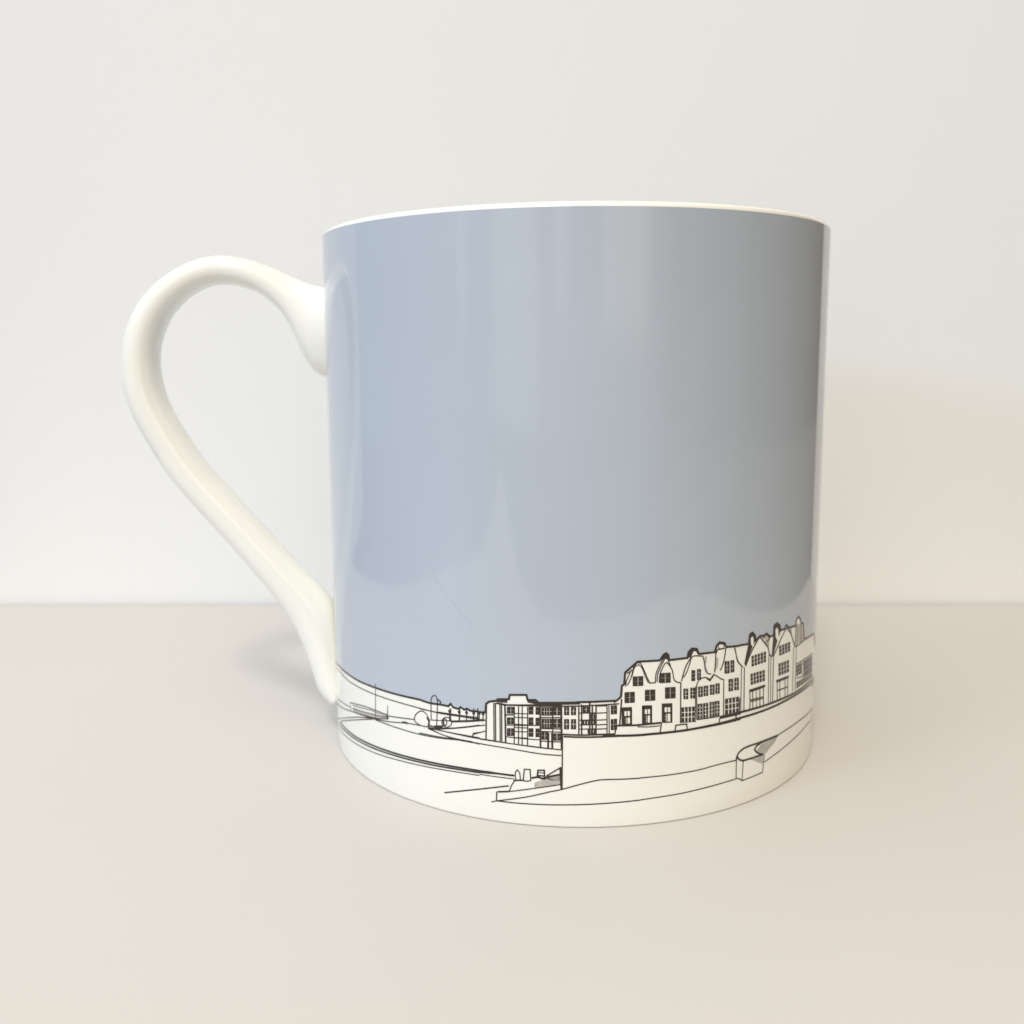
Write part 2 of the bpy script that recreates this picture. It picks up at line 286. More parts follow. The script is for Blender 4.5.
[0.55,[[4.65,16.21],[5.13,16.2],[5.15,14.68],[4.66,14.7],[4.65,16.21]]],
[1.4,[[-5.26,14.02],[-4.15,14.0],[-2.96,13.97],[-1.84,13.95],[-0.68,13.97],[0.57,14.0],[1.73,14.02],[2.71,14.03],[3.75,14.03],[4.73,14.03]]],
[1.5,[[-4.96,13.68],[-3.95,13.67],[-2.86,13.64],[-1.84,13.63],[-0.68,13.63],[0.57,13.64],[1.74,13.65],[2.96,13.67],[4.26,13.68],[5.49,13.68]]],
[1.8,[[-5.42,18.04],[-5.35,14.02]]],
[1.2,[[-5.35,14.14],[-5.17,13.68],[-5.25,5.76]]],
[1.4,[[6.02,19.1],[5.71,15.33]]],
[2,[[-5.56,9.03],[-5.34,5.81]]],
[1,[[-21.56,12.3],[-19.42,12.28],[-17.19,12.23],[-15.14,12.17],[-14.13,12.14],[-13.05,12.1],[-12.05,12.07],[-9.87,11.97],[-7.56,11.85],[-5.41,11.71]]],
[0.9,[[4.87,15.2],[4.82,13.98]]],
[1,[[-14.25,6.83],[-14.29,7.18],[-14.33,7.55],[-14.31,7.89],[-14.15,8.12],[-13.93,8.34],[-13.67,8.16],[-13.47,7.95],[-13.38,7.58],[-13.35,7.17],[-13.32,6.79],[-14.25,6.83]]],
[1.1,[[-12.76,6.82],[-12.53,8.53],[-11.4,8.55],[-11.28,6.92],[-11.54,6.86],[-11.82,6.79],[-12.08,6.75],[-12.43,6.77],[-12.76,6.82]]],
[1.4,[[-10.0,7.74],[-9.87,8.52],[-8.66,8.58],[-8.6,7.71],[-10.0,7.74]]],
[0.8,[[-9.87,8.17],[-8.66,8.18]]],
[1.8,[[-11.16,7.28],[-10.76,7.37],[-10.34,7.46],[-9.94,7.51],[-9.64,7.47],[-9.32,7.38],[-9.03,7.32],[-8.72,7.32],[-8.42,7.34]]],
[1.4,[[-14.72,6.68],[-12.7,6.87]]],
[1.8,[[-9.03,7.32],[-7.51,7.71],[-5.41,8.1]]],
[1,[[-15.53,5.0],[-15.11,5.89],[-14.41,6.7]]],
[1.2,[[-5.41,9.15],[-8.27,7.73]]],
[1,[[-18.08,4.67],[-17.24,4.76],[-16.35,4.85],[-15.53,4.96],[-13.89,5.22],[-12.16,5.52],[-10.56,5.78],[-8.86,6.05],[-7.07,6.33],[-5.41,6.58]]],
[1.6,[[-17.76,4.7],[-15.53,4.96]]],
[1.2,[[-18.08,4.67],[-18.17,3.28]]],
[1,[[-19.24,3.0],[-18.1,3.29]]],
[1.1,[[-18.1,3.29],[-16.11,3.66],[-14.02,4.03],[-12.1,4.39],[-10.59,4.71],[-9.0,5.08],[-7.52,5.41],[-6.83,5.54],[-6.09,5.67],[-5.4,5.81],[-4.23,6.08],[-2.98,6.38],[-1.81,6.64],[-0.64,6.88],[0.61,7.11],[1.79,7.27],[3.17,7.32],[4.64,7.3],[6.04,7.27],[7.28,7.26],[8.61,7.25],[9.87,7.24]]],
[1.1,[[-18.1,3.29],[-16.64,3.31],[-15.09,3.31],[-13.66,3.33],[-11.64,3.37],[-9.5,3.41],[-7.52,3.45],[-5.06,3.52],[-2.44,3.59],[0.02,3.65],[1.98,3.71],[4.1,3.78],[6.09,3.83],[7.33,3.87],[8.67,3.91],[9.93,3.93]]],
[1.9,[[-21.65,7.29],[-18.04,7.46],[-14.5,7.43]]],
[1.5,[[-21.64,7.48],[-19.66,7.53],[-17.4,7.47]]],
[0.9,[[-21.65,6.96],[-14.57,6.93]]],
[1,[[9.87,7.27],[11.45,7.28],[13.17,7.27],[14.8,7.26],[16.98,7.27],[19.36,7.28],[21.65,7.29],[23.47,7.35],[25.45,7.45],[27.38,7.5],[28.68,7.49],[30.11,7.46],[31.49,7.42]]],
[1,[[9.93,3.97],[12.39,4.06],[15.07,4.12],[17.64,4.17],[19.77,4.23],[22.1,4.31],[24.35,4.37],[26.62,4.43],[29.15,4.49],[31.65,4.49]]],
[1.8,[[31.49,7.42],[31.51,7.68],[31.57,7.92],[31.73,8.13],[31.94,8.34],[32.2,8.51],[32.57,8.67],[33.02,8.8],[33.47,8.9],[34.14,8.96],[34.9,9.0],[35.63,9.01],[36.45,9.01],[37.36,8.98],[38.22,8.97],[40.23,8.96],[42.51,8.92],[44.82,8.83]]],
[1.1,[[44.82,8.83],[47.08,8.93],[49.75,8.96],[52.53,8.94],[55.11,8.88],[58.33,8.7],[62.1,8.38],[64.12,8.19],[66.68,7.91],[72.11,6.87]]],
[1.8,[[31.72,7.96],[31.91,7.71],[32.15,7.48],[32.45,7.32],[32.78,7.19],[33.18,7.07],[33.58,7.0],[35.45,6.96],[37.53,6.92],[39.59,6.85]]],
[1.8,[[39.59,6.85],[38.96,6.99],[38.35,7.15],[37.77,7.41],[37.25,7.69],[36.96,7.93],[36.7,8.17],[36.87,8.35],[37.08,8.51],[37.42,8.62],[37.83,8.7],[38.24,8.76],[38.81,8.82],[39.44,8.86],[40.07,8.88],[41.53,8.87],[43.18,8.83],[44.83,8.77]]],
[1,[[31.49,7.42],[31.54,4.57],[31.98,4.48],[32.42,4.35],[32.83,4.15],[33.23,3.91],[33.42,7.02]]],
[1,[[33.23,3.91],[39.49,4.0],[39.91,6.73]]],
[1,[[40.0,5.52],[42.01,5.77],[44.31,5.99],[46.6,6.19],[49.08,6.38],[52.0,6.55],[55.05,6.65],[58.38,6.73],[62.91,6.59],[72.64,5.02]]],
[2.2,[[22.41,13.68],[23.85,13.71],[25.42,13.72],[26.92,13.74],[28.27,13.76],[29.74,13.79],[31.15,13.82],[33.09,13.82],[35.25,13.81],[37.38,13.8],[39.4,13.8],[41.67,13.8],[43.93,13.81],[46.46,13.81],[49.42,13.79],[52.56,13.71],[54.55,13.64],[56.88,13.54],[59.41,13.38],[61.8,13.18],[65.09,12.81],[72.66,11.39]]],
[1,[[31.12,14.5],[31.15,13.82]]],
[2.2,[[26.88,14.71],[28.43,14.71],[30.14,14.71],[31.79,14.69],[34.12,14.66],[36.75,14.6],[39.37,14.54],[42.27,14.5],[45.67,14.42],[49.26,14.28],[51.39,14.21],[53.85,14.13],[56.4,14.04],[59.14,13.93],[62.73,13.7],[68.38,12.95]]],
[2.2,[[2.43,13.77],[3.14,13.77],[3.91,13.77],[4.63,13.76],[5.99,13.73],[7.46,13.69],[8.84,13.66],[10.4,13.66],[12.09,13.67],[13.69,13.66],[14.71,13.66],[15.82,13.65],[16.86,13.65],[17.66,13.64],[18.52,13.64],[19.32,13.64],[21.62,13.67],[24.17,13.67],[26.64,13.66],[28.44,13.67],[30.43,13.67],[32.37,13.65]]],
[1.8,[[5.1,15.24],[8.81,15.15],[13.91,15.21]]],
[1.2,[[4.98,15.3],[4.82,14.09]]],
[1.2,[[13.96,15.21],[13.74,13.72]]],
[0.9,[[9.19,14.9],[11.34,14.76],[13.66,14.79]]],
[1.2,[[16.86,13.84],[16.97,14.58],[19.29,14.55],[19.46,13.78]]],
[1.2,[[26.8,13.68],[26.86,14.54]]],
[1.8,[[26.86,14.54],[32.33,14.5]]],
[1.2,[[30.99,14.39],[31.09,13.85]]],
[1,[[7.1,21.04],[7.35,21.4],[7.61,21.78],[7.82,22.15],[7.98,22.63],[8.11,23.14],[8.29,23.6],[8.49,23.84],[8.77,24.06],[9.02,24.27],[9.33,24.23],[9.6,24.14],[9.86,23.83],[10.09,23.48],[10.29,23.15],[10.51,22.78],[10.73,22.38],[10.94,22.01],[11.12,21.73],[11.32,21.44],[11.51,21.17],[12.61,21.18]]],
[0.8,[[7.99,22.33],[8.12,22.75],[8.26,23.2],[8.47,23.6],[8.69,23.75],[8.99,23.86],[9.28,23.97],[9.5,23.8],[9.73,23.63],[9.91,23.44],[10.14,23.05],[10.35,22.62],[10.56,22.21],[10.76,21.89],[10.99,21.54],[11.21,21.22]]],
[1,[[12.61,21.14],[12.62,21.57],[12.64,22.04],[12.71,22.47],[12.87,22.83],[13.09,23.2],[13.32,23.54],[13.53,23.82],[13.77,24.11],[14.0,24.38]]],
[1,[[12.94,21.25],[12.96,21.64],[12.99,22.06],[13.07,22.44],[13.24,22.8],[13.48,23.17],[13.71,23.51],[13.99,23.92],[14.3,24.35],[14.59,24.75]]],
[1,[[13.38,21.13],[13.41,21.55],[13.44,22.01],[13.53,22.42],[13.78,22.9],[14.12,23.39],[14.48,23.83],[14.65,23.91],[14.87,23.96],[15.09,23.78],[15.33,23.58],[15.53,23.39],[15.74,23.15],[15.94,22.88],[16.08,22.61],[16.19,22.24],[16.26,21.85],[16.38,21.48],[16.51,21.29],[16.7,21.11],[16.93,20.97],[17.22,20.89],[17.56,20.84],[17.87,20.8]]],
[1.2,[[14.97,24.91],[15.2,24.15],[15.67,23.29]]],
[1,[[6.79,20.9],[6.87,21.64],[7.81,23.26]]],
[0.9,[[6.95,22.74],[8.05,23.25]]],
[0.55,[[8.19,22.23],[10.13,22.22],[10.16,20.9],[8.21,20.92],[8.19,22.23]]],
[0.55,[[13.56,22.45],[15.64,22.39],[15.68,21.01],[13.59,21.08],[13.56,22.45]]],
[0.55,[[6.63,20.02],[8.5,20.02],[8.53,18.52],[6.65,18.52],[6.63,20.02]]],
[0.55,[[10.6,20.18],[12.56,20.14],[12.59,18.61],[10.63,18.65],[10.6,20.18]]],
[0.55,[[14.65,20.3],[16.71,20.22],[16.75,18.65],[14.68,18.73],[14.65,20.3]]],
[0.7,[[7.11,17.28],[7.14,15.37]]],
[1,[[6.08,15.41],[8.11,15.37]]],
[0.55,[[6.14,16.38],[6.85,16.35],[6.87,15.46],[6.15,15.49],[6.14,16.38]]],
[0.7,[[11.07,17.36],[11.12,15.3]]],
[1,[[10.06,15.36],[12.07,15.28]]],
[0.55,[[10.12,16.48],[10.85,16.44],[10.87,15.39],[10.14,15.43],[10.12,16.48]]],
[0.7,[[15.13,17.37],[15.18,15.17]]],
[1,[[14.04,15.26],[16.23,15.12]]],
[0.55,[[14.09,16.51],[14.85,16.45],[14.88,15.27],[14.12,15.33],[14.09,16.51]]],
[1.2,[[17.87,20.8],[17.97,14.78]]],
[1.1,[[18.0,20.98],[18.12,21.33],[18.24,21.71],[18.38,22.06],[18.56,22.48],[18.78,22.92],[19.02,23.31],[19.3,23.63],[19.63,23.96],[19.95,24.26]]],
[1,[[18.39,21.5],[18.62,21.72],[18.86,21.96],[19.05,22.19],[19.29,22.59],[19.51,23.03],[19.7,23.44],[19.81,23.71],[19.91,23.99],[20.01,24.25]]],
[1,[[20.01,24.25],[20.2,24.34],[20.42,24.44],[20.64,24.48],[21.26,24.44],[21.94,24.35],[22.57,24.27],[22.68,24.03],[22.8,23.77],[22.89,23.53],[22.99,23.09],[23.09,22.62],[23.23,22.18],[23.35,21.99],[23.53,21.78],[23.75,21.62],[23.99,21.54],[24.28,21.49],[24.55,21.44]]],
[0.55,[[20.15,22.38],[20.88,22.31],[20.93,20.81],[20.2,20.88],[20.15,22.38]]],
[0.55,[[21.39,22.44],[22.16,22.36],[22.21,20.86],[21.44,20.93],[21.39,22.44]]],
[0.55,[[18.5,19.81],[19.44,19.73],[19.48,18.28],[18.54,18.36],[18.5,19.81]]],
[0.55,[[19.99,19.83],[20.91,19.74],[20.97,18.23],[20.04,18.32],[19.99,19.83]]],
[0.55,[[18.06,17.07],[21.07,16.93],[21.14,14.73],[18.13,14.88],[18.06,17.07]]],
[1,[[21.53,14.95],[21.45,16.64],[21.36,18.44],[21.35,20.11],[21.42,20.33],[21.57,20.55],[21.76,20.73],[21.95,20.86],[22.2,20.97],[22.46,21.04],[22.74,21.08],[23.05,21.09],[23.33,21.04],[23.67,20.89],[23.99,20.67],[24.3,20.47],[25.16,21.32],[25.44,21.2],[25.74,21.07],[26.02,20.94],[26.33,20.78],[26.65,20.61],[26.97,20.45],[27.31,20.34],[27.67,20.24],[27.79,14.8]]],
[1.8,[[23.63,20.92],[24.38,20.56],[25.16,21.19]]],
[0.9,[[21.08,19.95],[21.2,14.64]]],
[0.9,[[21.53,14.95],[26.75,14.84]]],
[0.55,[[21.73,19.79],[22.65,19.76],[22.71,18.3],[21.79,18.34],[21.73,19.79]]],
[0.55,[[22.94,19.8],[23.91,19.76],[23.97,18.31],[23.0,18.36],[22.94,19.8]]],
[0.55,[[24.41,19.8],[25.4,19.74],[25.46,18.33],[24.47,18.39],[24.41,19.8]]],
[0.55,[[25.7,19.84],[26.63,19.79],[26.69,18.34],[25.76,18.39],[25.7,19.84]]],
[0.55,[[21.68,17.25],[22.66,17.2],[22.74,14.97],[21.76,15.02],[21.68,17.25]]],
[0.55,[[22.92,17.21],[24.01,17.15],[24.1,14.94],[23.0,15.01],[22.92,17.21]]],
[0.55,[[24.42,17.23],[25.45,17.17],[25.54,14.92],[24.51,14.99],[24.42,17.23]]],
[0.55,[[25.66,17.22],[26.68,17.15],[26.78,14.96],[25.75,15.03],[25.66,17.22]]],
[1.2,[[25.39,21.58],[25.45,22.13],[25.51,22.71],[25.56,23.26],[25.56,23.69],[25.55,24.15],[25.57,24.57],[25.62,24.84],[25.7,25.13],[25.77,25.4]]],
[1.2,[[28.01,25.03],[27.92,24.5],[27.81,23.93],[27.68,23.4],[27.53,22.98],[27.33,22.55],[27.11,22.14],[26.99,22.0],[26.82,21.86],[26.67,21.72]]],
[0.8,[[27.57,25.21],[27.53,25.12],[27.47,25.03],[27.35,24.96],[27.2,24.92],[27.02,24.9],[26.83,24.91],[26.64,24.94],[26.46,25.0],[26.31,25.08],[26.18,25.17],[26.11,25.26],[26.08,25.36],[26.1,25.46],[26.17,25.54],[26.29,25.61],[26.43,25.65],[26.61,25.67],[26.8,25.67],[26.99,25.63],[27.18,25.58],[27.33,25.5],[27.46,25.41],[27.52,25.31],[27.57,25.21]]],
[1.2,[[25.58,24.29],[26.01,24.9],[27.71,24.91]]],
[1,[[28.08,24.94],[28.44,24.97],[28.81,24.98],[29.23,24.94],[29.69,24.88],[30.12,24.83],[30.3,24.44],[30.5,24.02],[30.68,23.62],[30.79,23.29],[30.9,22.95],[31.07,22.62],[31.31,22.38],[31.62,22.13],[31.92,21.9]]],
[0.55,[[27.8,22.92],[28.95,22.84],[29.03,21.08],[27.88,21.16],[27.8,22.92]]],
[0.55,[[29.3,22.87],[30.16,22.83],[30.24,21.1],[29.39,21.15],[29.3,22.87]]],
[0.55,[[28.92,20.12],[29.97,20.05],[30.05,18.27],[29.0,18.35],[28.92,20.12]]],
[0.55,[[30.39,20.09],[31.48,20.0],[31.57,18.24],[30.48,18.33],[30.39,20.09]]],
[0.55,[[28.12,17.26],[31.77,17.11],[31.9,14.64],[28.23,14.82],[28.12,17.26]]],
[1.2,[[30.33,24.59],[30.48,24.14],[30.65,23.65],[30.83,23.2],[30.97,22.92],[31.16,22.63],[31.38,22.37],[31.76,22.06],[32.21,21.74],[32.64,21.44]]],
[0.9,[[32.18,21.5],[32.35,14.71]]],
[1.1,[[32.99,21.39],[33.19,14.81]]],
[1,[[32.02,16.89],[31.96,14.77]]],
[1.4,[[33.34,21.53],[33.71,22.05],[34.1,22.6],[34.51,23.11],[34.93,23.56],[35.42,24.03],[35.91,24.46],[36.34,24.79],[36.83,25.14],[37.3,25.47],[37.74,25.14],[38.21,24.8],[38.65,24.47],[39.1,24.16],[39.59,23.82],[39.97,23.5],[40.24,23.08],[40.44,22.63],[40.71,22.21],[41.06,22.0],[41.49,21.8]]],
[1.4,[[38.2,25.11],[39.4,25.53],[40.51,24.79],[39.48,24.35]]],
[0.9,[[40.36,22.27],[40.73,14.6]]],
[0.9,[[41.08,21.96],[41.49,14.56]]],
[1.1,[[42.04,21.71],[42.25,14.62]]],
[1.1,[[34.78,17.42],[34.93,14.79]]],
[1.1,[[35.6,17.37],[35.76,14.8]]],
[1.1,[[37.77,17.38],[37.95,14.75]]],
[1.1,[[38.91,17.39],[39.1,14.75]]],
[1.2,[[34.85,16.12],[39.01,15.99]]],
[0.8,[[34.87,15.88],[39.03,15.75]]],
[0.8,[[36.67,17.32],[36.84,14.77]]],
[1.4,[[42.08,21.8],[42.56,22.24],[43.09,22.71],[43.59,23.14],[44.02,23.53],[44.48,23.94],[44.95,24.32],[45.52,24.69],[46.18,25.09],[46.81,25.45],[47.45,25.09],[48.15,24.69],[48.72,24.31],[49.35,23.69],[49.9,23.03],[50.46,22.41],[50.72,22.16],[51.03,21.9],[51.32,21.65]]],
[1.1,[[43.71,17.46],[43.96,14.61]]],
[1.1,[[44.74,17.42],[45.0,14.61]]],
[1.1,[[46.87,17.39],[47.16,14.54]]],
[1.1,[[48.05,17.33],[48.35,14.51]]],
[1.2,[[43.92,16.08],[48.37,15.89]]],
[1,[[50.39,21.91],[50.58,14.59]]],
[1,[[51.81,21.97],[51.91,14.46]]],
[1.2,[[51.09,25.03],[51.14,22.09]]],
[1,[[51.73,25.23],[51.95,21.94]]],
[1,[[53.88,24.97],[54.25,21.94]]],
[1.3,[[55.49,24.7],[56.29,21.88]]],
[1.2,[[51.52,21.65],[56.82,21.84],[65.67,21.21]]],
[1,[[52.03,18.76],[57.4,18.61],[66.0,17.85]]],
[1,[[55.23,18.66],[55.64,16.08]]],
[0.8,[[52.34,16.44],[66.26,14.64]]]]
FILLS = [[1,[[-59.92,10.54],[-44.78,12.16],[-44.8,11.85],[-51.18,10.68],[-59.54,9.84]]],
[0,[[-31.78,13.09],[-29.7,13.39],[-29.71,12.86],[-31.8,12.56]]],
[1,[[-18.6,17.97],[-18.16,17.96],[-18.17,12.27],[-18.56,12.29]]],
[1,[[-17.27,17.91],[-16.83,17.94],[-16.83,12.25],[-17.21,12.26]]],
[0,[[-15.79,17.54],[-15.16,17.58],[-15.16,17.15],[-15.79,17.11]]],
[0,[[-15.79,17.07],[-15.16,17.12],[-15.17,16.69],[-15.8,16.65]]],
[0,[[-15.07,17.58],[-14.44,17.62],[-14.45,17.2],[-15.07,17.16]]],
[0,[[-15.08,17.12],[-14.45,17.16],[-14.45,16.73],[-15.08,16.69]]],
[0,[[-11.52,17.78],[-10.83,17.81],[-10.84,17.34],[-11.52,17.31]]],
[0,[[-11.52,17.26],[-10.84,17.29],[-10.84,16.83],[-11.53,16.79]]],
[0,[[-10.2,17.79],[-9.67,17.81],[-9.68,17.35],[-10.21,17.33]]],
[0,[[-10.21,17.28],[-9.68,17.3],[-9.68,16.83],[-10.21,16.81]]],
[0,[[-15.8,15.96],[-15.17,16.01],[-15.18,15.58],[-15.81,15.53]]],
[0,[[-15.81,15.5],[-15.18,15.54],[-15.18,15.11],[-15.81,15.07]]],
[0,[[-15.09,16.01],[-14.46,16.05],[-14.46,15.62],[-15.09,15.58]]],
[0,[[-15.09,15.55],[-14.46,15.59],[-14.47,15.16],[-15.1,15.12]]],
[0,[[-11.53,16.21],[-10.84,16.25],[-10.84,15.78],[-11.53,15.74]]],
[0,[[-11.53,15.69],[-10.84,15.73],[-10.85,15.26],[-11.54,15.23]]],
[0,[[-10.21,16.23],[-9.68,16.25],[-9.68,15.78],[-10.21,15.76]]],
[0,[[-10.21,15.71],[-9.68,15.73],[-9.68,15.27],[-10.22,15.24]]],
[0,[[-15.82,14.36],[-15.19,14.4],[-15.19,13.91],[-15.83,13.86]]],
[0,[[-15.83,13.82],[-15.19,13.87],[-15.2,13.37],[-15.83,13.33]]],
[0,[[-15.1,14.41],[-14.47,14.45],[-14.48,13.96],[-15.11,13.91]]],
[0,[[-15.11,13.87],[-14.48,13.92],[-14.48,13.42],[-15.11,13.38]]],
[0,[[-11.54,14.62],[-10.85,14.65],[-10.85,14.12],[-11.54,14.08]]],
[0,[[-11.54,14.03],[-10.85,14.06],[-10.86,13.53],[-11.55,13.49]]],
[0,[[-10.22,14.64],[-9.69,14.66],[-9.69,14.13],[-10.22,14.1]]],
[0,[[-10.22,14.05],[-9.69,14.07],[-9.69,13.54],[-10.22,13.51]]],
[0,[[-9.07,17.81],[-8.66,17.83],[-8.66,17.31],[-9.07,17.29]]],
[0,[[-9.07,17.24],[-8.66,17.25],[-8.66,16.74],[-9.08,16.72]]],
[0,[[-8.58,17.83],[-8.16,17.84],[-8.16,17.33],[-8.58,17.31]]],
[0,[[-8.58,17.26],[-8.17,17.27],[-8.17,16.75],[-8.58,16.74]]],
[0,[[-8.08,17.85],[-7.67,17.86],[-7.67,17.34],[-8.09,17.33]]],
[0,[[-8.09,17.27],[-7.67,17.29],[-7.67,16.77],[-8.09,16.76]]],
[0,[[-7.59,17.86],[-7.18,17.87],[-7.18,17.36],[-7.59,17.34]]],
[0,[[-7.59,17.29],[-7.18,17.3],[-7.18,16.78],[-7.59,16.77]]],
[0,[[-6.82,17.93],[-6.26,17.94],[-6.26,17.43],[-6.82,17.41]]],
[0,[[-6.82,17.36],[-6.26,17.37],[-6.26,16.85],[-6.82,16.84]]],
[0,[[-6.15,17.95],[-5.59,17.96],[-5.59,17.44],[-6.15,17.43]]],
[0,[[-6.15,17.37],[-5.59,17.39],[-5.59,16.87],[-6.15,16.86]]],
[0,[[-9.08,16.11],[-8.66,16.13],[-8.66,15.54],[-9.08,15.53]]],
[0,[[-9.08,15.47],[-8.66,15.48],[-8.67,14.9],[-9.08,14.88]]],
[0,[[-8.58,16.13],[-8.17,16.14],[-8.17,15.56],[-8.58,15.55]]],
[0,[[-8.58,15.48],[-8.17,15.5],[-8.17,14.92],[-8.59,14.9]]],
[0,[[-8.09,16.15],[-7.67,16.16],[-7.67,15.58],[-8.09,15.56]]],
[0,[[-8.09,15.5],[-7.67,15.52],[-7.68,14.93],[-8.09,14.92]]],
[0,[[-7.59,16.16],[-7.18,16.17],[-7.18,15.59],[-7.6,15.58]]],
[0,[[-7.6,15.52],[-7.18,15.53],[-7.18,14.95],[-7.6,14.94]]],
[0,[[-6.82,16.19],[-6.26,16.2],[-6.26,15.64],[-6.82,15.63]]],
[0,[[-6.82,15.57],[-6.26,15.58],[-6.26,15.02],[-6.82,15.0]]],
[0,[[-6.15,16.2],[-5.59,16.22],[-5.59,15.66],[-6.15,15.64]]],
[0,[[-6.15,15.58],[-5.59,15.6],[-5.59,15.04],[-6.15,15.02]]],
[0,[[-9.08,14.2],[-8.57,14.22],[-8.57,13.73],[-9.08,13.71]]],
[0,[[-9.08,13.66],[-8.57,13.68],[-8.57,13.19],[-9.08,13.17]]],
[0,[[-8.47,14.23],[-7.97,14.24],[-7.97,13.75],[-8.48,13.73]]],
[0,[[-8.48,13.68],[-7.97,13.7],[-7.97,13.21],[-8.48,13.19]]],
[0,[[-6.82,14.05],[-6.26,14.07],[-6.26,13.63],[-6.82,13.61]]],
[0,[[-6.82,13.57],[-6.26,13.58],[-6.26,13.14],[-6.82,13.13]]],
[0,[[-6.15,14.07],[-5.58,14.08],[-5.58,13.65],[-6.15,13.63]]],
[0,[[-6.15,13.59],[-5.58,13.6],[-5.58,13.16],[-6.15,13.15]]],
[0,[[-4.78,17.95],[-4.44,17.95],[-4.43,17.47],[-4.78,17.46]]],
[0,[[-4.78,17.4],[-4.43,17.4],[-4.43,16.92],[-4.78,16.91]]],
[0,[[-4.35,17.95],[-4.01,17.96],[-4.0,17.47],[-4.35,17.47]]],
[0,[[-4.35,17.4],[-4.0,17.41],[-4.0,16.93],[-4.35,16.92]]],
[0,[[-4.78,16.17],[-4.43,16.18],[-4.43,15.56],[-4.78,15.56]]],
[0,[[-4.77,15.47],[-4.43,15.48],[-4.43,14.86],[-4.77,14.86]]],
[0,[[-4.35,16.18],[-4.0,16.19],[-4.0,15.57],[-4.34,15.57]]],
[0,[[-4.34,15.48],[-4.0,15.49],[-4.0,14.87],[-4.34,14.86]]],
[0,[[-3.48,17.96],[-3.13,17.97],[-3.13,17.48],[-3.47,17.48]]],
[0,[[-3.47,17.42],[-3.13,17.42],[-3.13,16.94],[-3.47,16.93]]],
[0,[[-3.05,17.97],[-2.7,17.97],[-2.7,17.49],[-3.04,17.49]]],
[0,[[-3.04,17.42],[-2.7,17.42],[-2.7,16.94],[-3.04,16.94]]],
[0,[[-3.47,16.19],[-3.13,16.2],[-3.12,15.58],[-3.47,15.58]]],
[0,[[-3.47,15.49],[-3.12,15.5],[-3.12,14.88],[-3.47,14.88]]],
[0,[[-3.04,16.2],[-2.7,16.2],[-2.69,15.59],[-3.04,15.58]]],
[0,[[-3.04,15.5],[-2.69,15.5],[-2.69,14.88],[-3.04,14.88]]],
[0,[[-1.28,18.06],[-0.76,18.06],[-0.75,17.7],[-1.28,17.7]]],
[0,[[-1.28,17.66],[-0.75,17.66],[-0.75,17.3],[-1.27,17.3]]],
[0,[[-0.66,18.06],[-0.13,18.06],[-0.13,17.69],[-0.65,17.7]]],
[0,[[-0.65,17.66],[-0.13,17.66],[-0.13,17.29],[-0.65,17.3]]],
[0,[[-1.43,16.03],[-1.03,16.03],[-1.02,15.55],[-1.43,15.55]]],
[0,[[-0.9,16.03],[-0.49,16.02],[-0.49,15.55],[-0.89,15.55]]],
[0,[[-0.36,16.02],[0.04,16.02],[0.05,15.55],[-0.36,15.55]]],
[0,[[0.17,16.02],[0.58,16.02],[0.58,15.55],[0.18,15.55]]],
[0,[[0.71,16.02],[1.11,16.01],[1.12,15.54],[0.71,15.55]]],
[0,[[-0.31,14.83],[0.1,14.83],[0.11,14.22],[-0.3,14.22]]],
[0,[[0.21,14.83],[0.62,14.82],[0.63,14.22],[0.21,14.22]]],
[0,[[0.72,14.82],[1.14,14.82],[1.14,14.21],[0.73,14.21]]],
[0,[[0.05,16.95],[0.42,16.95],[0.43,16.34],[0.05,16.34]]],
[0,[[0.67,16.95],[1.05,16.94],[1.05,16.33],[0.68,16.34]]],
[0,[[4.06,18.14],[4.41,18.13],[4.41,17.59],[4.06,17.6]]],
[0,[[4.06,17.54],[4.42,17.53],[4.42,16.98],[4.07,16.99]]],
[0,[[4.66,18.17],[5.06,18.16],[5.07,17.61],[4.67,17.63]]],
[0,[[4.67,17.57],[5.07,17.56],[5.08,17.01],[4.67,17.02]]],
[0,[[4.08,16.15],[4.43,16.14],[4.44,15.45],[4.09,15.46]]],
[0,[[4.09,15.39],[4.44,15.38],[4.45,14.69],[4.1,14.7]]],
[0,[[4.68,16.17],[5.09,16.16],[5.1,15.48],[4.69,15.49]]],
[0,[[4.69,15.42],[5.1,15.4],[5.11,14.72],[4.7,14.73]]],
[1,[[-5.26,14.02],[-1.84,13.95],[1.73,14.02],[4.73,14.05],[4.74,13.68],[1.74,13.65],[-1.84,13.63],[-4.96,13.68]]],
[1,[[-10.55,6.61],[-8.42,7.34],[-5.47,7.98],[-5.47,6.65],[-10.56,5.83]]],
[1,[[-8.42,7.65],[-6.01,8.09],[-5.47,7.82],[-5.47,7.16],[-8.42,7.06]]],
[1,[[35.49,6.85],[39.6,6.73],[39.39,5.35]]],
[1,[[37.41,7.95],[38.85,8.55],[44.83,8.74],[43.46,7.92],[41.47,7.29],[40.04,6.7],[37.84,7.58]]],
[0,[[14.14,25.11],[14.7,25.29],[15.18,24.93],[15.12,24.31],[14.46,24.57],[13.95,24.33],[13.64,24.4]]],
[0,[[8.24,22.21],[9.11,22.21],[9.12,21.59],[8.25,21.59]]],
[0,[[8.25,21.56],[9.12,21.55],[9.13,20.93],[8.26,20.94]]],
[0,[[9.21,22.21],[10.08,22.2],[10.1,21.58],[9.22,21.59]]],
[0,[[9.22,21.55],[10.1,21.54],[10.11,20.92],[9.23,20.93]]],
[0,[[13.61,22.43],[14.54,22.4],[14.56,21.76],[13.62,21.78]]],
[0,[[13.62,21.74],[14.56,21.71],[14.57,21.07],[13.64,21.1]]],
[0,[[14.64,22.4],[15.59,22.37],[15.6,21.72],[14.66,21.75]]],
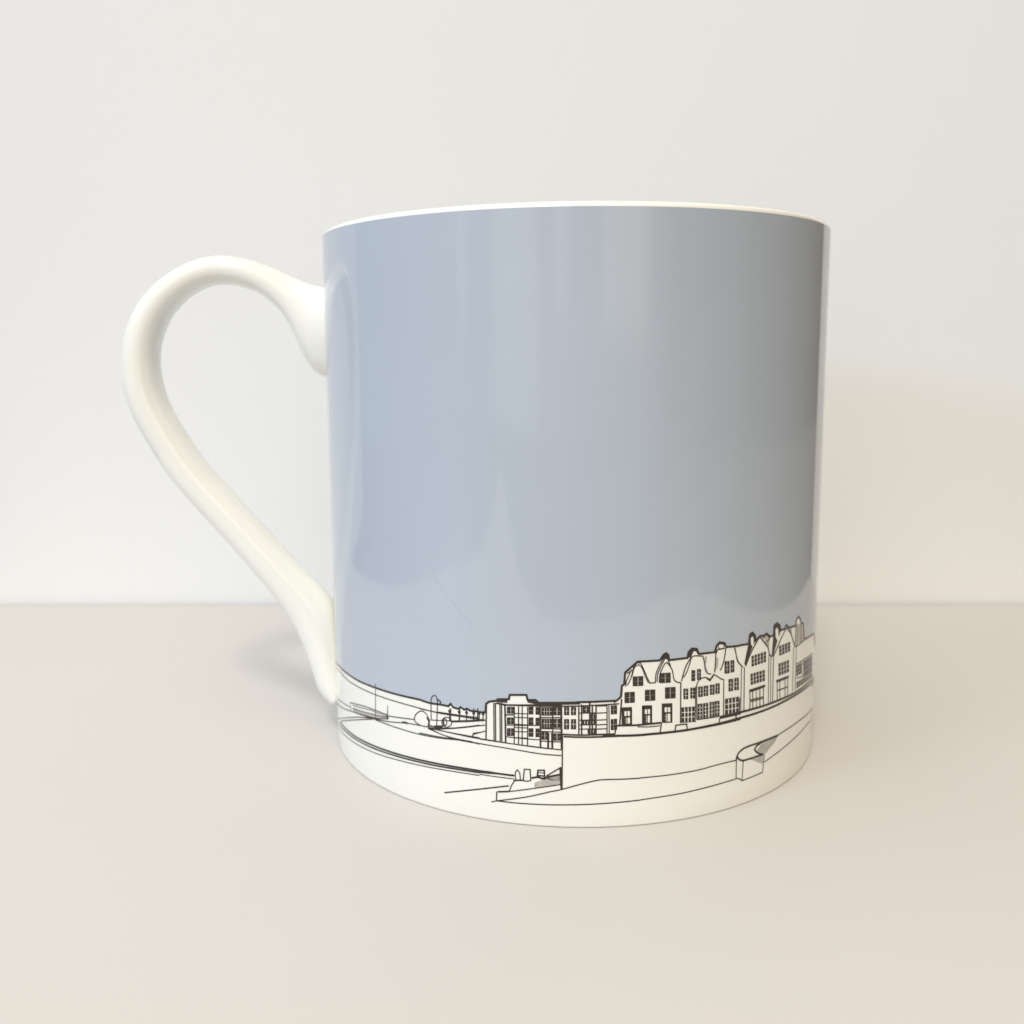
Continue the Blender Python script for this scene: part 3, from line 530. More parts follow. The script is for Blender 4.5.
[0,[[14.66,21.71],[15.61,21.68],[15.62,21.03],[14.68,21.06]]],
[0,[[6.67,20.0],[7.52,20.0],[7.53,19.29],[6.68,19.29]]],
[0,[[6.68,19.25],[7.53,19.25],[7.54,18.54],[6.7,18.54]]],
[0,[[7.61,20.0],[8.46,20.0],[8.47,19.29],[7.62,19.29]]],
[0,[[7.62,19.25],[8.47,19.25],[8.48,18.54],[7.63,18.54]]],
[0,[[10.65,20.15],[11.53,20.14],[11.54,19.42],[10.66,19.44]]],
[0,[[10.66,19.39],[11.54,19.38],[11.56,18.66],[10.68,18.68]]],
[0,[[11.62,20.14],[12.51,20.12],[12.52,19.4],[11.64,19.42]]],
[0,[[11.64,19.38],[12.52,19.36],[12.54,18.64],[11.65,18.66]]],
[0,[[14.7,20.28],[15.62,20.24],[15.64,19.5],[14.72,19.54]]],
[0,[[14.72,19.49],[15.64,19.46],[15.66,18.72],[14.74,18.75]]],
[0,[[15.72,20.24],[16.65,20.2],[16.68,19.46],[15.74,19.5]]],
[0,[[15.74,19.45],[16.68,19.41],[16.7,18.67],[15.76,18.71]]],
[0,[[6.04,17.87],[8.07,17.85],[8.08,17.29],[6.05,17.31]]],
[0,[[6.04,17.87],[6.58,17.85],[6.62,15.39],[6.08,15.41]]],
[0,[[7.67,17.81],[8.07,17.79],[8.11,15.33],[7.71,15.35]]],
[0,[[6.06,16.61],[8.09,16.56],[8.09,16.34],[6.06,16.38]]],
[0,[[6.22,16.36],[6.77,16.34],[6.77,16.08],[6.23,16.1]]],
[0,[[6.23,16.06],[6.77,16.04],[6.78,15.78],[6.23,15.8]]],
[0,[[6.23,15.76],[6.78,15.74],[6.78,15.48],[6.24,15.5]]],
[0,[[10.01,17.98],[12.02,17.92],[12.03,17.36],[10.02,17.42]]],
[0,[[10.01,17.98],[10.57,17.95],[10.62,15.33],[10.06,15.36]]],
[0,[[11.61,17.89],[12.02,17.87],[12.07,15.24],[11.66,15.27]]],
[0,[[10.04,16.71],[12.04,16.63],[12.05,16.41],[10.04,16.49]]],
[0,[[10.21,16.45],[10.76,16.42],[10.77,16.12],[10.21,16.15]]],
[0,[[10.21,16.1],[10.77,16.07],[10.78,15.77],[10.22,15.8]]],
[0,[[10.22,15.75],[10.78,15.72],[10.78,15.42],[10.23,15.45]]],
[0,[[13.97,18.02],[16.16,17.91],[16.17,17.35],[13.99,17.45]]],
[0,[[13.97,18.02],[14.55,17.98],[14.62,15.21],[14.04,15.26]]],
[0,[[15.73,17.89],[16.16,17.85],[16.23,15.08],[15.81,15.12]]],
[0,[[14.0,16.74],[16.19,16.61],[16.2,16.38],[14.01,16.52]]],
[0,[[14.18,16.48],[14.76,16.43],[14.76,16.09],[14.19,16.14]]],
[0,[[14.19,16.08],[14.77,16.04],[14.77,15.7],[14.2,15.74]]],
[0,[[14.2,15.69],[14.78,15.64],[14.78,15.3],[14.21,15.35]]],
[0,[[20.23,22.34],[20.81,22.29],[20.82,21.85],[20.24,21.9]]],
[0,[[20.24,21.84],[20.83,21.79],[20.84,21.35],[20.26,21.4]]],
[0,[[20.26,21.34],[20.84,21.29],[20.86,20.85],[20.27,20.9]]],
[0,[[21.42,22.4],[21.73,22.37],[21.75,21.93],[21.44,21.96]]],
[0,[[21.44,21.9],[21.75,21.87],[21.77,21.43],[21.46,21.46]]],
[0,[[21.46,21.4],[21.77,21.37],[21.78,20.93],[21.48,20.96]]],
[0,[[21.81,22.37],[22.12,22.34],[22.13,21.89],[21.82,21.92]]],
[0,[[21.83,21.86],[22.14,21.83],[22.15,21.39],[21.84,21.42]]],
[0,[[21.84,21.36],[22.15,21.33],[22.17,20.89],[21.86,20.92]]],
[0,[[18.56,19.77],[18.91,19.74],[18.92,19.33],[18.57,19.36]]],
[0,[[18.57,19.29],[18.93,19.26],[18.94,18.85],[18.58,18.88]]],
[0,[[18.59,18.81],[18.94,18.78],[18.95,18.36],[18.6,18.39]]],
[0,[[19.02,19.73],[19.38,19.7],[19.39,19.29],[19.04,19.32]]],
[0,[[19.04,19.25],[19.4,19.22],[19.41,18.8],[19.05,18.84]]],
[0,[[19.05,18.77],[19.41,18.73],[19.42,18.32],[19.07,18.35]]],
[0,[[20.04,19.79],[20.39,19.76],[20.41,19.32],[20.06,19.36]]],
[0,[[20.06,19.29],[20.41,19.25],[20.43,18.82],[20.07,18.86]]],
[0,[[20.08,18.78],[20.43,18.75],[20.44,18.32],[20.09,18.35]]],
[0,[[20.51,19.74],[20.86,19.71],[20.87,19.28],[20.52,19.31]]],
[0,[[20.52,19.24],[20.88,19.21],[20.89,18.78],[20.54,18.81]]],
[0,[[20.54,18.74],[20.89,18.7],[20.91,18.27],[20.55,18.31]]],
[0,[[18.17,17.01],[18.7,16.98],[18.72,16.38],[18.19,16.4]]],
[0,[[18.19,16.28],[18.72,16.25],[18.74,15.64],[18.21,15.67]]],
[0,[[18.21,15.54],[18.75,15.52],[18.76,14.91],[18.23,14.93]]],
[0,[[18.91,16.98],[19.45,16.95],[19.47,16.34],[18.93,16.37]]],
[0,[[18.93,16.24],[19.47,16.22],[19.49,15.61],[18.95,15.63]]],
[0,[[18.95,15.51],[19.49,15.49],[19.51,14.87],[18.97,14.9]]],
[0,[[19.66,16.94],[20.2,16.92],[20.22,16.31],[19.68,16.33]]],
[0,[[19.68,16.21],[20.22,16.18],[20.24,15.57],[19.7,15.6]]],
[0,[[19.7,15.48],[20.25,15.45],[20.27,14.84],[19.72,14.86]]],
[0,[[20.41,16.91],[20.96,16.88],[20.98,16.27],[20.43,16.3]]],
[0,[[20.44,16.17],[20.99,16.14],[21.01,15.53],[20.46,15.56]]],
[0,[[20.46,15.44],[21.01,15.41],[21.03,14.79],[20.48,14.82]]],
[0,[[21.79,19.76],[22.14,19.74],[22.15,19.33],[21.8,19.34]]],
[0,[[21.81,19.27],[22.16,19.26],[22.17,18.84],[21.82,18.85]]],
[0,[[21.82,18.78],[22.17,18.77],[22.19,18.35],[21.84,18.37]]],
[0,[[22.25,19.74],[22.6,19.72],[22.62,19.31],[22.26,19.32]]],
[0,[[22.27,19.25],[22.62,19.24],[22.63,18.82],[22.28,18.84]]],
[0,[[22.28,18.77],[22.64,18.75],[22.65,18.33],[22.3,18.35]]],
[0,[[23.0,19.76],[23.37,19.75],[23.38,19.34],[23.02,19.35]]],
[0,[[23.02,19.28],[23.39,19.27],[23.4,18.86],[23.03,18.87]]],
[0,[[23.04,18.8],[23.4,18.79],[23.42,18.37],[23.05,18.39]]],
[0,[[23.48,19.74],[23.85,19.72],[23.87,19.31],[23.5,19.33]]],
[0,[[23.5,19.26],[23.87,19.24],[23.89,18.83],[23.52,18.85]]],
[0,[[23.52,18.78],[23.89,18.76],[23.91,18.35],[23.54,18.37]]],
[0,[[24.47,19.76],[24.85,19.74],[24.86,19.34],[24.49,19.36]]],
[0,[[24.49,19.29],[24.87,19.27],[24.88,18.87],[24.51,18.89]]],
[0,[[24.51,18.82],[24.89,18.8],[24.9,18.4],[24.53,18.42]]],
[0,[[24.97,19.73],[25.35,19.71],[25.36,19.31],[24.98,19.33]]],
[0,[[24.99,19.26],[25.37,19.24],[25.38,18.84],[25.0,18.86]]],
[0,[[25.01,18.79],[25.38,18.77],[25.4,18.37],[25.02,18.39]]],
[0,[[25.76,19.8],[26.11,19.78],[26.13,19.37],[25.78,19.39]]],
[0,[[25.78,19.32],[26.13,19.3],[26.15,18.89],[25.8,18.91]]],
[0,[[25.8,18.84],[26.15,18.82],[26.17,18.4],[25.82,18.42]]],
[0,[[26.22,19.78],[26.57,19.76],[26.59,19.34],[26.24,19.36]]],
[0,[[26.24,19.29],[26.59,19.27],[26.61,18.86],[26.26,18.88]]],
[0,[[26.26,18.81],[26.61,18.79],[26.63,18.37],[26.28,18.4]]],
[0,[[21.75,17.2],[22.1,17.18],[22.12,16.72],[21.77,16.74]]],
[0,[[21.77,16.64],[22.12,16.63],[22.14,16.16],[21.79,16.18]]],
[0,[[21.79,16.09],[22.14,16.07],[22.16,15.6],[21.81,15.62]]],
[0,[[21.81,15.53],[22.16,15.51],[22.18,15.05],[21.83,15.06]]],
[0,[[22.24,17.18],[22.59,17.16],[22.61,16.69],[22.26,16.71]]],
[0,[[22.26,16.62],[22.61,16.6],[22.63,16.14],[22.28,16.16]]],
[0,[[22.28,16.06],[22.64,16.04],[22.65,15.58],[22.3,15.6]]],
[0,[[22.3,15.5],[22.66,15.48],[22.67,15.02],[22.32,15.04]]],
[0,[[23.0,17.16],[23.39,17.14],[23.41,16.68],[23.02,16.7]]],
[0,[[23.02,16.61],[23.41,16.59],[23.43,16.13],[23.04,16.16]]],
[0,[[23.04,16.06],[23.43,16.04],[23.45,15.58],[23.06,15.61]]],
[0,[[23.06,15.51],[23.45,15.49],[23.47,15.03],[23.08,15.06]]],
[0,[[23.54,17.13],[23.94,17.11],[23.95,16.65],[23.56,16.67]]],
[0,[[23.56,16.58],[23.96,16.56],[23.98,16.1],[23.58,16.12]]],
[0,[[23.59,16.03],[23.98,16.01],[24.0,15.55],[23.6,15.57]]],
[0,[[23.61,15.48],[24.0,15.45],[24.02,15.0],[23.62,15.02]]],
[0,[[24.5,17.18],[24.87,17.16],[24.88,16.69],[24.52,16.72]]],
[0,[[24.52,16.62],[24.89,16.6],[24.91,16.13],[24.54,16.16]]],
[0,[[24.54,16.06],[24.91,16.04],[24.93,15.57],[24.56,15.59]]],
[0,[[24.57,15.5],[24.93,15.48],[24.95,15.01],[24.58,15.03]]],
[0,[[25.01,17.15],[25.38,17.13],[25.4,16.66],[25.03,16.68]]],
[0,[[25.03,16.59],[25.4,16.57],[25.42,16.1],[25.05,16.12]]],
[0,[[25.05,16.03],[25.43,16.0],[25.45,15.54],[25.07,15.56]]],
[0,[[25.08,15.47],[25.45,15.44],[25.47,14.97],[25.1,15.0]]],
[0,[[25.73,17.17],[26.1,17.15],[26.12,16.69],[25.75,16.71]]],
[0,[[25.76,16.62],[26.12,16.6],[26.14,16.14],[25.78,16.17]]],
[0,[[25.78,16.07],[26.15,16.05],[26.16,15.59],[25.8,15.62]]],
[0,[[25.8,15.53],[26.17,15.5],[26.19,15.04],[25.82,15.07]]],
[0,[[26.24,17.14],[26.61,17.11],[26.63,16.66],[26.26,16.68]]],
[0,[[26.26,16.59],[26.63,16.56],[26.65,16.11],[26.28,16.13]]],
[0,[[26.29,16.04],[26.66,16.01],[26.68,15.56],[26.31,15.58]]],
[0,[[26.31,15.49],[26.68,15.46],[26.7,15.01],[26.33,15.03]]],
[0,[[19.42,24.36],[19.4,25.14],[20.05,25.55],[21.17,25.46],[21.62,24.67],[21.25,24.8],[21.07,25.09],[20.53,25.19],[20.21,24.79],[19.98,24.26]]],
[1,[[25.45,21.61],[25.67,23.62],[26.21,23.75],[26.2,22.43]]],
[1,[[22.93,24.12],[23.56,24.14],[23.33,22.74],[23.89,21.7],[23.35,22.08]]],
[0,[[27.86,22.88],[28.31,22.85],[28.34,22.33],[27.88,22.36]]],
[0,[[27.88,22.29],[28.34,22.26],[28.36,21.75],[27.91,21.78]]],
[0,[[27.91,21.71],[28.37,21.68],[28.39,21.16],[27.93,21.19]]],
[0,[[28.43,22.84],[28.89,22.81],[28.92,22.29],[28.45,22.33]]],
[0,[[28.46,22.26],[28.92,22.22],[28.94,21.71],[28.48,21.74]]],
[0,[[28.48,21.67],[28.95,21.64],[28.97,21.12],[28.51,21.15]]],
[0,[[29.35,22.84],[29.69,22.82],[29.71,22.31],[29.37,22.33]]],
[0,[[29.37,22.26],[29.71,22.25],[29.74,21.74],[29.4,21.76]]],
[0,[[29.4,21.69],[29.74,21.67],[29.77,21.16],[29.43,21.18]]],
[0,[[29.77,22.82],[30.11,22.8],[30.14,22.29],[29.8,22.31]]],
[0,[[29.8,22.24],[30.14,22.22],[30.17,21.71],[29.82,21.73]]],
[0,[[29.83,21.67],[30.17,21.65],[30.2,21.14],[29.85,21.16]]],
[0,[[28.98,20.08],[29.38,20.05],[29.4,19.54],[29.01,19.57]]],
[0,[[29.01,19.49],[29.41,19.46],[29.43,18.95],[29.03,18.98]]],
[0,[[29.04,18.9],[29.44,18.87],[29.46,18.36],[29.06,18.39]]],
[0,[[29.5,20.04],[29.9,20.01],[29.93,19.5],[29.53,19.53]]],
[0,[[29.53,19.45],[29.93,19.42],[29.96,18.91],[29.56,18.94]]],
[0,[[29.56,18.86],[29.96,18.83],[29.99,18.32],[29.59,18.35]]],
[0,[[30.46,20.04],[30.87,20.01],[30.9,19.51],[30.49,19.54]]],
[0,[[30.49,19.45],[30.9,19.42],[30.93,18.92],[30.52,18.95]]],
[0,[[30.52,18.87],[30.93,18.83],[30.96,18.33],[30.55,18.36]]],
[0,[[31.0,20.0],[31.41,19.96],[31.44,19.46],[31.03,19.5]]],
[0,[[31.03,19.41],[31.44,19.38],[31.47,18.87],[31.06,18.91]]],
[0,[[31.06,18.82],[31.48,18.79],[31.5,18.28],[31.09,18.32]]],
[0,[[28.25,17.19],[28.89,17.16],[28.92,16.49],[28.28,16.51]]],
[0,[[28.29,16.37],[28.92,16.35],[28.96,15.67],[28.32,15.7]]],
[0,[[28.32,15.56],[28.96,15.54],[29.0,14.86],[28.35,14.88]]],
[0,[[29.14,17.15],[29.79,17.13],[29.82,16.45],[29.17,16.48]]],
[0,[[29.18,16.34],[29.83,16.31],[29.86,15.63],[29.21,15.66]]],
[0,[[29.21,15.53],[29.87,15.5],[29.9,14.82],[29.25,14.85]]],
[0,[[30.04,17.12],[30.7,17.09],[30.74,16.41],[30.07,16.44]]],
[0,[[30.08,16.3],[30.74,16.27],[30.78,15.59],[30.12,15.62]]],
[0,[[30.12,15.49],[30.79,15.45],[30.82,14.77],[30.16,14.8]]],
[0,[[30.96,17.08],[31.64,17.04],[31.68,16.36],[31.0,16.4]]],
[0,[[31.01,16.26],[31.68,16.23],[31.72,15.54],[31.04,15.58]]],
[0,[[31.05,15.44],[31.73,15.4],[31.76,14.72],[31.08,14.76]]],
[0,[[32.96,21.87],[33.41,23.35],[33.97,24.81],[34.25,26.21],[35.04,26.39],[35.89,25.84],[36.02,25.02],[35.45,24.52],[35.47,25.48],[35.0,25.85],[34.57,25.59],[34.71,24.62],[35.17,24.27],[34.22,22.95],[33.33,21.69]]],
[1,[[38.61,25.06],[39.84,25.27],[40.51,24.79],[40.4,23.44],[39.51,23.96]]],
[0,[[34.92,22.84],[35.6,22.86],[35.65,22.38],[34.97,22.35]]],
[0,[[34.98,22.27],[35.66,22.29],[35.7,21.81],[35.03,21.78]]],
[0,[[35.04,21.7],[35.71,21.72],[35.76,21.24],[35.09,21.21]]],
[0,[[35.82,22.87],[36.51,22.89],[36.55,22.4],[35.86,22.38]]],
[0,[[35.87,22.3],[36.56,22.32],[36.61,21.83],[35.92,21.81]]],
[0,[[35.93,21.73],[36.62,21.75],[36.66,21.26],[35.98,21.24]]],
[0,[[36.73,22.9],[37.44,22.91],[37.48,22.42],[36.78,22.41]]],
[0,[[36.78,22.33],[37.49,22.34],[37.53,21.85],[36.83,21.84]]],
[0,[[36.84,21.76],[37.54,21.77],[37.58,21.28],[36.88,21.27]]],
[0,[[37.67,22.92],[38.4,22.93],[38.44,22.44],[37.71,22.43]]],
[0,[[37.72,22.35],[38.45,22.36],[38.49,21.87],[37.76,21.86]]],
[0,[[37.77,21.78],[38.49,21.79],[38.53,21.3],[37.81,21.29]]],
[0,[[38.63,22.93],[39.38,22.94],[39.42,22.45],[38.67,22.44]]],
[0,[[38.68,22.36],[39.43,22.37],[39.46,21.88],[38.72,21.87]]],
[0,[[38.72,21.79],[39.47,21.8],[39.51,21.3],[38.76,21.3]]],
[0,[[34.79,20.15],[35.46,20.15],[35.51,19.64],[34.84,19.64]]],
[0,[[34.85,19.55],[35.51,19.56],[35.56,19.04],[34.9,19.04]]],
[0,[[34.91,18.95],[35.57,18.96],[35.62,18.44],[34.96,18.44]]],
[0,[[35.67,20.16],[36.35,20.16],[36.4,19.65],[35.72,19.64]]],
[0,[[35.73,19.56],[36.41,19.56],[36.45,19.05],[35.78,19.04]]],
[0,[[35.78,18.96],[36.46,18.96],[36.51,18.45],[35.83,18.44]]],
[0,[[36.57,20.16],[37.27,20.16],[37.31,19.64],[36.61,19.65]]],
[0,[[36.62,19.56],[37.32,19.56],[37.36,19.04],[36.67,19.05]]],
[0,[[36.68,18.96],[37.37,18.96],[37.41,18.44],[36.72,18.44]]],
[0,[[37.49,20.16],[38.21,20.15],[38.25,19.64],[37.53,19.64]]],
[0,[[37.54,19.56],[38.26,19.55],[38.3,19.03],[37.58,19.04]]],
[0,[[37.59,18.95],[38.3,18.95],[38.35,18.43],[37.64,18.44]]],
[0,[[38.44,20.15],[39.17,20.14],[39.21,19.62],[38.48,19.63]]],
[0,[[38.48,19.55],[39.22,19.53],[39.26,19.02],[38.53,19.03]]],
[0,[[38.53,18.94],[39.26,18.93],[39.3,18.41],[38.57,18.43]]],
[0,[[34.53,17.78],[39.46,17.83],[39.41,17.4],[34.67,17.33]]],
[0,[[41.4,21.81],[41.73,24.9],[41.91,26.54],[42.95,26.78],[44.04,26.23],[44.36,25.35],[43.76,24.5],[43.51,25.68],[42.96,26.11],[42.42,25.84],[42.61,24.67],[43.28,23.98],[42.33,22.55],[41.95,21.73]]],
[1,[[47.8,24.96],[48.93,25.04],[49.47,23.99]]],
[0,[[43.98,23.03],[44.85,23.03],[44.92,22.57],[44.06,22.56]]],
[0,[[44.07,22.48],[44.94,22.49],[45.01,22.03],[44.16,22.02]]],
[0,[[44.17,21.94],[45.03,21.95],[45.1,21.49],[44.25,21.48]]],
[0,[[45.13,23.03],[46.03,23.02],[46.1,22.56],[45.2,22.57]]],
[0,[[45.21,22.49],[46.11,22.49],[46.18,22.03],[45.29,22.03]]],
[0,[[45.3,21.95],[46.2,21.95],[46.26,21.49],[45.38,21.49]]],
[0,[[46.33,23.02],[47.28,23.0],[47.34,22.55],[46.39,22.56]]],
[0,[[46.41,22.48],[47.35,22.47],[47.41,22.02],[46.47,22.03]]],
[0,[[46.48,21.95],[47.42,21.94],[47.48,21.48],[46.55,21.49]]],
[0,[[47.59,23.0],[48.59,22.97],[48.64,22.52],[47.65,22.54]]],
[0,[[47.66,22.47],[48.65,22.44],[48.7,21.99],[47.72,22.01]]],
[0,[[47.73,21.93],[48.71,21.92],[48.77,21.46],[47.78,21.48]]],
[0,[[43.97,20.28],[44.8,20.26],[44.87,19.68],[44.05,19.7]]],
[0,[[44.07,19.6],[44.89,19.58],[44.96,19.0],[44.14,19.02]]],
[0,[[44.16,18.92],[44.98,18.91],[45.05,18.33],[44.24,18.34]]],
[0,[[45.06,20.25],[45.92,20.23],[45.99,19.65],[45.14,19.68]]],
[0,[[45.15,19.58],[46.01,19.55],[46.08,18.98],[45.23,19.0]]],
[0,[[45.24,18.9],[46.09,18.88],[46.16,18.3],[45.31,18.32]]],
[0,[[46.2,20.22],[47.1,20.18],[47.17,19.61],[46.27,19.64]]],
[0,[[46.28,19.55],[47.18,19.51],[47.25,18.94],[46.35,18.97]]],
[0,[[46.37,18.87],[47.26,18.84],[47.33,18.27],[46.44,18.29]]],
[0,[[47.39,20.17],[48.34,20.13],[48.4,19.56],[47.46,19.6]]],
[0,[[47.47,19.5],[48.41,19.46],[48.47,18.89],[47.54,18.93]]],
[0,[[47.55,18.83],[48.48,18.79],[48.55,18.22],[47.61,18.26]]],
[0,[[43.24,17.84],[48.53,17.65],[48.46,17.24],[43.47,17.4]]],
[1,[[51.87,22.06],[51.86,25.21],[55.33,24.68],[56.12,21.85]]],
[0,[[52.16,18.51],[52.96,18.5],[53.04,17.96],[52.23,17.98]]],
[0,[[52.24,17.9],[53.05,17.89],[53.12,17.35],[52.31,17.36]]],
[0,[[52.32,17.29],[53.13,17.28],[53.21,16.74],[52.39,16.75]]],
[0,[[53.17,18.49],[54.02,18.46],[54.1,17.93],[53.25,17.96]]],
[0,[[53.26,17.88],[54.11,17.86],[54.19,17.32],[53.33,17.34]]],
[0,[[53.34,17.27],[54.2,17.25],[54.28,16.71],[53.42,16.73]]],
[0,[[54.24,18.46],[55.15,18.42],[55.23,17.88],[54.32,17.92]]],
[0,[[54.33,17.85],[55.24,17.81],[55.33,17.27],[54.41,17.31]]],
[0,[[54.42,17.24],[55.34,17.2],[55.43,16.66],[54.5,16.7]]],
[0,[[56.29,18.38],[57.42,18.34],[57.62,17.48],[56.49,17.53]]],
[0,[[56.51,17.44],[57.64,17.39],[57.84,16.54],[56.71,16.58]]],
[0,[[56.73,16.49],[57.87,16.44],[58.08,15.58],[56.94,15.62]]],
[0,[[57.64,18.33],[58.88,18.25],[59.09,17.4],[57.84,17.47]]],
[0,[[57.86,17.38],[59.11,17.31],[59.33,16.46],[58.07,16.53]]],
[0,[[58.09,16.43],[59.35,16.37],[59.57,15.51],[58.3,15.57]]],
[0,[[59.13,18.24],[60.52,18.13],[60.75,17.28],[59.34,17.39]]],
[0,[[59.36,17.29],[60.77,17.19],[61.01,16.33],[59.58,16.44]]],
[0,[[59.6,16.35],[61.03,16.24],[61.27,15.38],[59.83,15.49]]],
[0,[[60.81,18.11],[62.45,17.95],[62.7,17.09],[61.04,17.25]]],
[0,[[61.06,17.16],[62.73,17.0],[62.99,16.14],[61.3,16.31]]],
[0,[[61.33,16.22],[63.02,16.05],[63.29,15.19],[61.57,15.36]]],
[0,[[62.8,17.91],[64.87,17.66],[65.18,16.79],[63.06,17.05]]],
[0,[[63.08,16.96],[65.21,16.7],[65.54,15.82],[63.35,16.1]]],
[0,[[63.38,16.01],[65.58,15.73],[65.93,14.85],[63.66,15.14]]],
[0,[[52.55,15.71],[53.47,15.68],[53.54,15.21],[52.61,15.22]]],
[0,[[52.62,15.15],[53.55,15.14],[53.63,14.67],[52.69,14.67]]],
[0,[[53.71,15.67],[54.69,15.62],[54.78,15.17],[53.78,15.2]]],
[0,[[53.79,15.14],[54.79,15.11],[54.87,14.65],[53.87,14.67]]],
[0,[[54.95,15.61],[56.01,15.55],[56.11,15.11],[55.04,15.16]]],
[0,[[55.05,15.1],[56.12,15.05],[56.22,14.61],[55.14,14.65]]],
[0,[[56.29,15.53],[57.45,15.45],[57.57,15.03],[56.39,15.1]]],
[0,[[56.41,15.04],[57.59,14.97],[57.7,14.55],[56.51,14.6]]],
[0,[[57.76,15.42],[59.06,15.31],[59.2,14.9],[57.88,15.0]]],
[0,[[57.9,14.95],[59.22,14.85],[59.36,14.44],[58.02,14.53]]],
[0,[[59.4,15.27],[60.89,15.11],[61.06,14.72],[59.55,14.87]]],
[0,[[59.57,14.81],[61.09,14.67],[61.26,14.27],[59.72,14.41]]],
[0,[[61.3,15.07],[63.1,14.84],[63.32,14.45],[61.48,14.67]]],
[0,[[61.5,14.62],[63.35,14.4],[63.59,14.01],[61.69,14.23]]],
[0,[[63.6,14.77],[66.03,14.39],[66.39,13.99],[63.85,14.38]]],
[0,[[63.88,14.33],[66.44,13.94],[66.82,13.53],[64.13,13.94]]]]
# the frieze carries on round the side and back with more gabled fronts, then open shore
A0, A1 = 33.0, 50.2
sec_s = [(w, P) for w, P in STROKES if min(p[0] for p in P) > A0 - 1.2 and max(p[0] for p in P) < A1 + 0.3]
sec_f = [(t, P) for t, P in FILLS if min(p[0] for p in P) > A0 - 1.2 and max(p[0] for p in P) < A1 + 0.3]
sec_sky = [p for p in SKY if A0 <= p[0] <= A1]
SKY = [p for p in SKY if p[0] < 66] + [[70.0, 18.6], [73.5, 17.4]]
for q in range(4):
    da = 74.0 - A0 + q * (A1 - A0 + 0.6); dz = -1.5 - 0.3 * q
    STROKES += [[w, [[a + da, z + dz] for a, z in P]] for w, P in sec_s]
    FILLS += [[t, [[a + da, z + dz] for a, z in P]] for t, P in sec_f]
    SKY += [[a + da, z + dz] for a, z in sec_sky]
aend = SKY[-1][0]
SKY += [[aend + 0.5, 15.5], [aend + 20, 14.6], [aend + 50, 14.2], [aend + 90, 14.8], [262.0, 15.6]]
for zz, w in ((12.2, 1.3), (11.4, 1.8), (6.2, 1.0), (3.6, 1.0)):
    STROKES.append([w, [[66 + k * 7, zz + 0.6 * math.exp(-k / 3)] for k in range(29)]])

DEG = math.pi / 180 * 42.2      # mm of arc per degree
def to_mug(bm, off):
    for v in bm.verts:
        a = v.co.x / 42.2; z = v.co.y; r = rad(z) + off + v.co.z
        v.co = Vector((r * math.sin(a), -r * math.cos(a), z)) * S
def slice_bm(bm, step=1.5):
    xs = [v.co.x for v in bm.verts]; x = (math.floor(min(xs) / (DEG * step)) + 1) * DEG * step
    while x < max(xs):
        bmesh.ops.bisect_plane(bm, geom=bm.verts[:] + bm.edges[:] + bm.faces[:], dist=1e-6, plane_co=(x, 0, 0), plane_no=(1, 0, 0)); x += DEG * step
def finish(name, bm, off, mat, parent):
    bmesh.ops.triangulate(bm, faces=bm.faces[:])
    to_mug(bm, off)
    for f in bm.faces:
        f.normal_update(); c = f.calc_center_median(); c.z = 0
        if f.normal.dot(c) < 0: f.normal_flip()
    me = bpy.data.meshes.new(name); bm.to_mesh(me); bm.free()
    o = link(name, me, mat, parent)
    return o

# blue field above the skyline
mono = [list(SKY[0])]
for a, z in SKY[1:]:
    mono.append([max(a, mono[-1][0] + 0.03), z])
mono[0][0] = -79.3
dense = [mono[0]]
for (a, z), (a2, z2) in zip(mono, mono[1:]):
    n = max(1, int((a2 - a) / 1.0))
    for k in range(1, n + 1): dense.append([a + (a2 - a) * k / n, z + (z2 - z) * k / n])
BTOP = 85.55
bm = bmesh.new(); prev = None
for a, z in dense:
    colv = [bm.verts.new((a * DEG, z + (28 - z) * k / 4, 0)) for k in range(5)] + [bm.verts.new((a * DEG, 28 + (BTOP - 28) * k / 12, 0)) for k in range(1, 13)]
    if prev:
        for k in range(len(colv) - 1): bm.faces.new((prev[k], colv[k], colv[k + 1], prev[k + 1]))
    prev = colv
finish('blue_band', bm, 0.02, m_blue, mug)

def fill_bm(tone):
    bm = bmesh.new(); i = 0
    for t, P in FILLS:
        if t not in tone: continue
        i += 1
        try: bm.faces.new([bm.verts.new((a * DEG, z, i * 2e-6)) for a, z in P])
        except Exception: pass
    bmesh.ops.triangulate(bm, faces=bm.faces[:])
    slice_bm(bm); return bm
def stroke_bm(strokes, unit=0.156):
    bm = bmesh.new()
    for i, (w, P) in enumerate(strokes):
        pts = [Vector((a * DEG, z)) for a, z in P]
        pts = [p for k, p in enumerate(pts) if k == 0 or (p - pts[k - 1]).length > 1e-3]
        if len(pts) < 2: continue
        closed = (pts[0] - pts[-1]).length < 0.02
        hw = w * unit / 2; L = []; R = []
        for k, p in enumerate(pts):
            d1 = (p - pts[k - 1]).normalized() if k else None
            d2 = (pts[k + 1] - p).normalized() if k < len(pts) - 1 else None
            if closed and k == 0: d1 = (pts[0] - pts[-2]).normalized()
            if closed and k == len(pts) - 1: d2 = (pts[1] - pts[0]).normalized()
            d1 = d1 or d2; d2 = d2 or d1
            n1 = Vector((-d1.y, d1.x)); n2 = Vector((-d2.y, d2.x)); m = n1 + n2
            m = n1 if m.length < 0.3 else m.normalized()
            s = hw / max(0.45, m.dot(n1)); z = i * 4e-6
            L.append(bm.verts.new((p.x + m.x * s, p.y + m.y * s, z))); R.append(bm.verts.new((p.x - m.x * s, p.y - m.y * s, z)))
        for k in range(len(pts) - 1): bm.faces.new((L[k], R[k], R[k + 1], L[k + 1]))
    slice_bm(bm); return bm
finish('townscape_print', stroke_bm(STROKES), 0.05, m_ink, mug)
